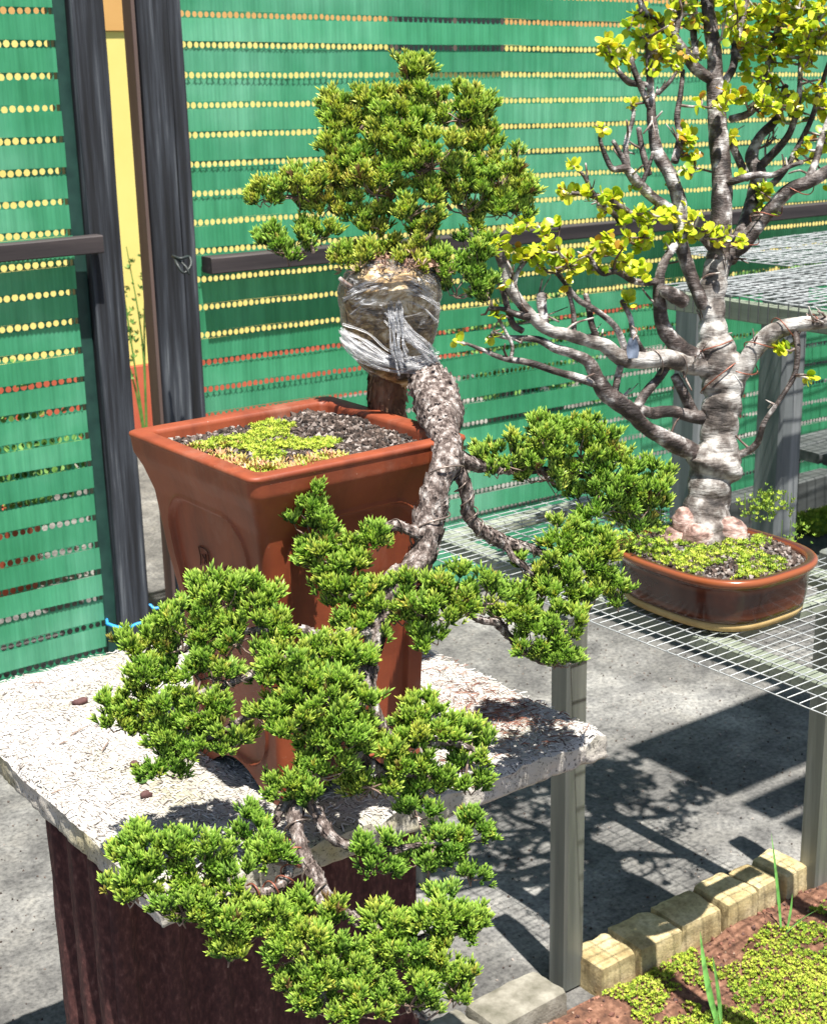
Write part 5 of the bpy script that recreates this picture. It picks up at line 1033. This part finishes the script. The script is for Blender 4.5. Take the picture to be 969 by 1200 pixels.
for (cx, cy, rx, ry, d, dens, tint) in pads:
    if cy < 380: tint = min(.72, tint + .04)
    c = at(cx, cy, d); sx_, sy_ = rx * d / F_PX, ry * d / F_PX; sd_ = (sx_ + sy_) * .36
    dist = np.linalg.norm(J[:, :3] - (c - [0, 0, sy_ * .6]), axis=1); b = J[np.argmin(dist)]; root = c - UP * sy_ * .35
    jtw_r = min(b[3] * .7, .0026)
    tube(jtw, [(*b[:3], jtw_r), (*((b[:3] + root) / 2 + unit(1)[0] * .006), jtw_r * .85), (*root, .0016)], 6, .008)
    nl = max(5, int(rx * ry / 88 * dens)); mb = MB(); pos = []; k = 0
    while len(pos) < nl and k < nl * 40:
        k += 1; q = rng.uniform(-1, 1, 3)
        if q @ q > 1: continue
        p = c + RT * q[0] * sx_ * 1.02 + UP * q[1] * sy_ * 1.0 + FW * q[2] * sd_
        if all(np.linalg.norm(p - o) > .0098 for o, _ in pos): pos.append((p, q))
    P_, D_, S_, Tn = [], [], [], []
    for (p, q) in pos:
        outw = RT * q[0] + UP * q[1] * .8 - FW * .0 + FW * q[2]; ax = outw * .9 + np.array([0, 0, .95]) + unit(1)[0] * .25; ax /= np.linalg.norm(ax)
        lb = p - ax * .010; m_ = (root + lb) / 2 + unit(1)[0] * .003
        tube(jtw, [(*root, .0011), (*m_, .0009), (*lb, .0007)], 4, .012)
        tube(jtw, [(*lb, .0008), (*(p - ax * .002), .0006), (*(p + ax * .006), .0004)], 4, .01)
        n = int(rng.integers(14, 22)); v = unit(n) * .95 + ax * .9 + [0, 0, .2]; v /= np.linalg.norm(v, axis=1)[:, None]
        P_.append(p - ax * .004 + v * (rng.uniform(.001, .0115, n) + .004 * (rng.random(n) < .12))[:, None]); D_.append(v * .7 + [0, 0, .75] + ax * .2); S_.append(rng.uniform(.0085, .0150, n) * rng.uniform(.8, 1.12))
        Tn.append(np.clip(rng.normal(tint - .08 + rng.normal(0, .07), .09, n), 0, .86) + (rng.random(n) < .025) * .45)
    P_ = np.concatenate(P_); D_ = np.concatenate(D_); S_ = np.concatenate(S_); Tn = np.clip(np.concatenate(Tn), 0, 1); tot += len(P_)
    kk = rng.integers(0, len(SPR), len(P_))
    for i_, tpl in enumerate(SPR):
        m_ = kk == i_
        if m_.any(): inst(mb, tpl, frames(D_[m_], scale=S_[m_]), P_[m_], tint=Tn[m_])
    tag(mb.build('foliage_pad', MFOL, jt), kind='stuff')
open('/tmp/cnt','w').write(f'{len(leaves)} {tot} {sum(len(p.polygons) for p in bpy.data.meshes)}')
tag(jtw.build('fine_twigs', MTWIG, jt, smooth=True), kind='stuff')

# ------------------------------------------------------------------ plastic wrapped air layering bundle
wp = thing('plastic_wrapped_bundle', tuple(at(458, 380, 1.865)), 'clear plastic film wrapped round a bulging moss bundle on the juniper trunk below its crown', 'wrapped bundle')
prof = [(456, 313, 34), (456, 319, 50), (457, 335, 58), (457, 358, 57), (458, 380, 54), (460, 398, 50), (463, 414, 43), (467, 428, 34), (470, 438, 27), (472, 445, 20)]
mb = MB(); tube(mb, [P4((x, y, 1.865, r * .95)) for x, y, r in prof], 40, .003, lambda V, s, a: 1 + .05 * fbm(V, 30, 3, 2)); mb.build('moss_ball', MWRAPIN, wp, smooth=True)
mb = MB()
def filmd(V, s, a): return 1.0 + .05 * noise(V, 22, 9) * np.clip(1 - s / .03, 0, 1) + .03 * np.abs(noise(V * [1, 1, 2.2], 34, 4)) + .028 * np.abs(noise(V * [.6, .6, 3], 60, 5)) + .012 * noise(V, 140)
tube(mb, [P4((456, 312, 1.865, 47))] + [P4((x, y, 1.865, r * 1.0 + 1.5)) for x, y, r in prof[2:]], 64, .0022, filmd, cap=False, tip=0.0); mb.build('film', MFILM, wp, smooth=True)
mb = MB()   # crumpled band sweeping round the lower side and the twisted knot
def strands(pts, n, spread, r0, tipv, sd):
    r_ = np.random.default_rng(sd)
    for k in range(n):
        o = r_.uniform(-1, 1); q = []; dx_ = r_.uniform(-1, 1) * spread * .4
        for (x, y, d) in pts: q.append(P4((x + dx_ + r_.normal(0, 1.0), y + o * spread + r_.normal(0, 1.6), d + abs(o) * .004, r0 * r_.uniform(.5, 1.3))))
        tube(mb, q, 7, .003, lambda V, s, a: 1 + .5 * noise(V, 110, sd), tip=tipv * r_.uniform(.4, 1.2))
strands([(402, 394, 1.825), (416, 408, 1.815), (438, 421, 1.81), (465, 428, 1.808), (490, 428, 1.812), (511, 421, 1.825)], 26, 9, 1.2, .12, 1)
strands([(462, 366, 1.803), (463, 380, 1.800), (465, 398, 1.798), (466, 415, 1.798), (470, 428, 1.80)], 16, 20, 1.3, .18, 2)
strands([(455, 372, 1.803), (470, 386, 1.800), (484, 400, 1.800), (500, 414, 1.808), (511, 426, 1.82)], 18, 14, 1.1, .1, 3)
strands([(408, 352, 1.82), (430, 340, 1.808), (460, 334, 1.806), (490, 342, 1.812), (512, 356, 1.83)], 9, 18, 1.0, .12, 4)
strands([(404, 380, 1.83), (430, 392, 1.812), (455, 410, 1.806), (480, 418, 1.808)], 6, 18, 1.2, .05, 5)
strands([(425, 320, 1.825), (450, 317, 1.815), (480, 321, 1.815), (508, 334, 1.83)], 4, 4, 1.6, .1, 6)
mb.build('twisted_film', MFILM, wp, smooth=True)
mb = MB(); q0 = at(464, 309, 1.85); nn = 420; pp = q0 + rng.normal(0, 1, (nn, 3)) * [.022, .022, .006]
scatter(mb, [tuft_tpl(6, .9, .12), TUFT], pp, rng.uniform(.005, .012, nn), rng.random(nn), .5); tag(mb.build('moss_tufts', MTOP, wp), kind='stuff')
mb = MB(); tube(mb, [P4((398, 326, 1.80, 2.6)), P4((405, 332, 1.805, 3)), P4((412, 336, 1.81, 2.2))], 8, .003); mb.build('film_corner', MTWIG2, wp, smooth=True)

# ------------------------------------------------------------------ boards added overhead out of view, to shade the ground on the right
rf = thing('added_shade_blocker', (3.0, 1.3, 0), 'overhead grey boards added out of view at right to shade the concrete', 'light_blocker')
for k, (y0, y1) in enumerate([(.955, 1.065), (1.085, 1.175), (1.215, 1.36), (1.365, 1.53)]):
    rough_box((2.13, y0, 2.345), (4.6, y1, 2.37), 12, .002, 0, 60 + k).build('added_shade_board', MGPOST, rf, fix=True)
for x in (2.9, 4.5): rough_box((x, .9, 2.29), (x + .06, 1.6, 2.343), 8, .002, 1, 70 + x).build('added_rafter', MGPOST, rf, fix=True)
for y in (.95, 1.5): MB().box((4.5, y, 0), (4.57, y + .07, 2.288), .005).build('leg', MGPOST, rf)
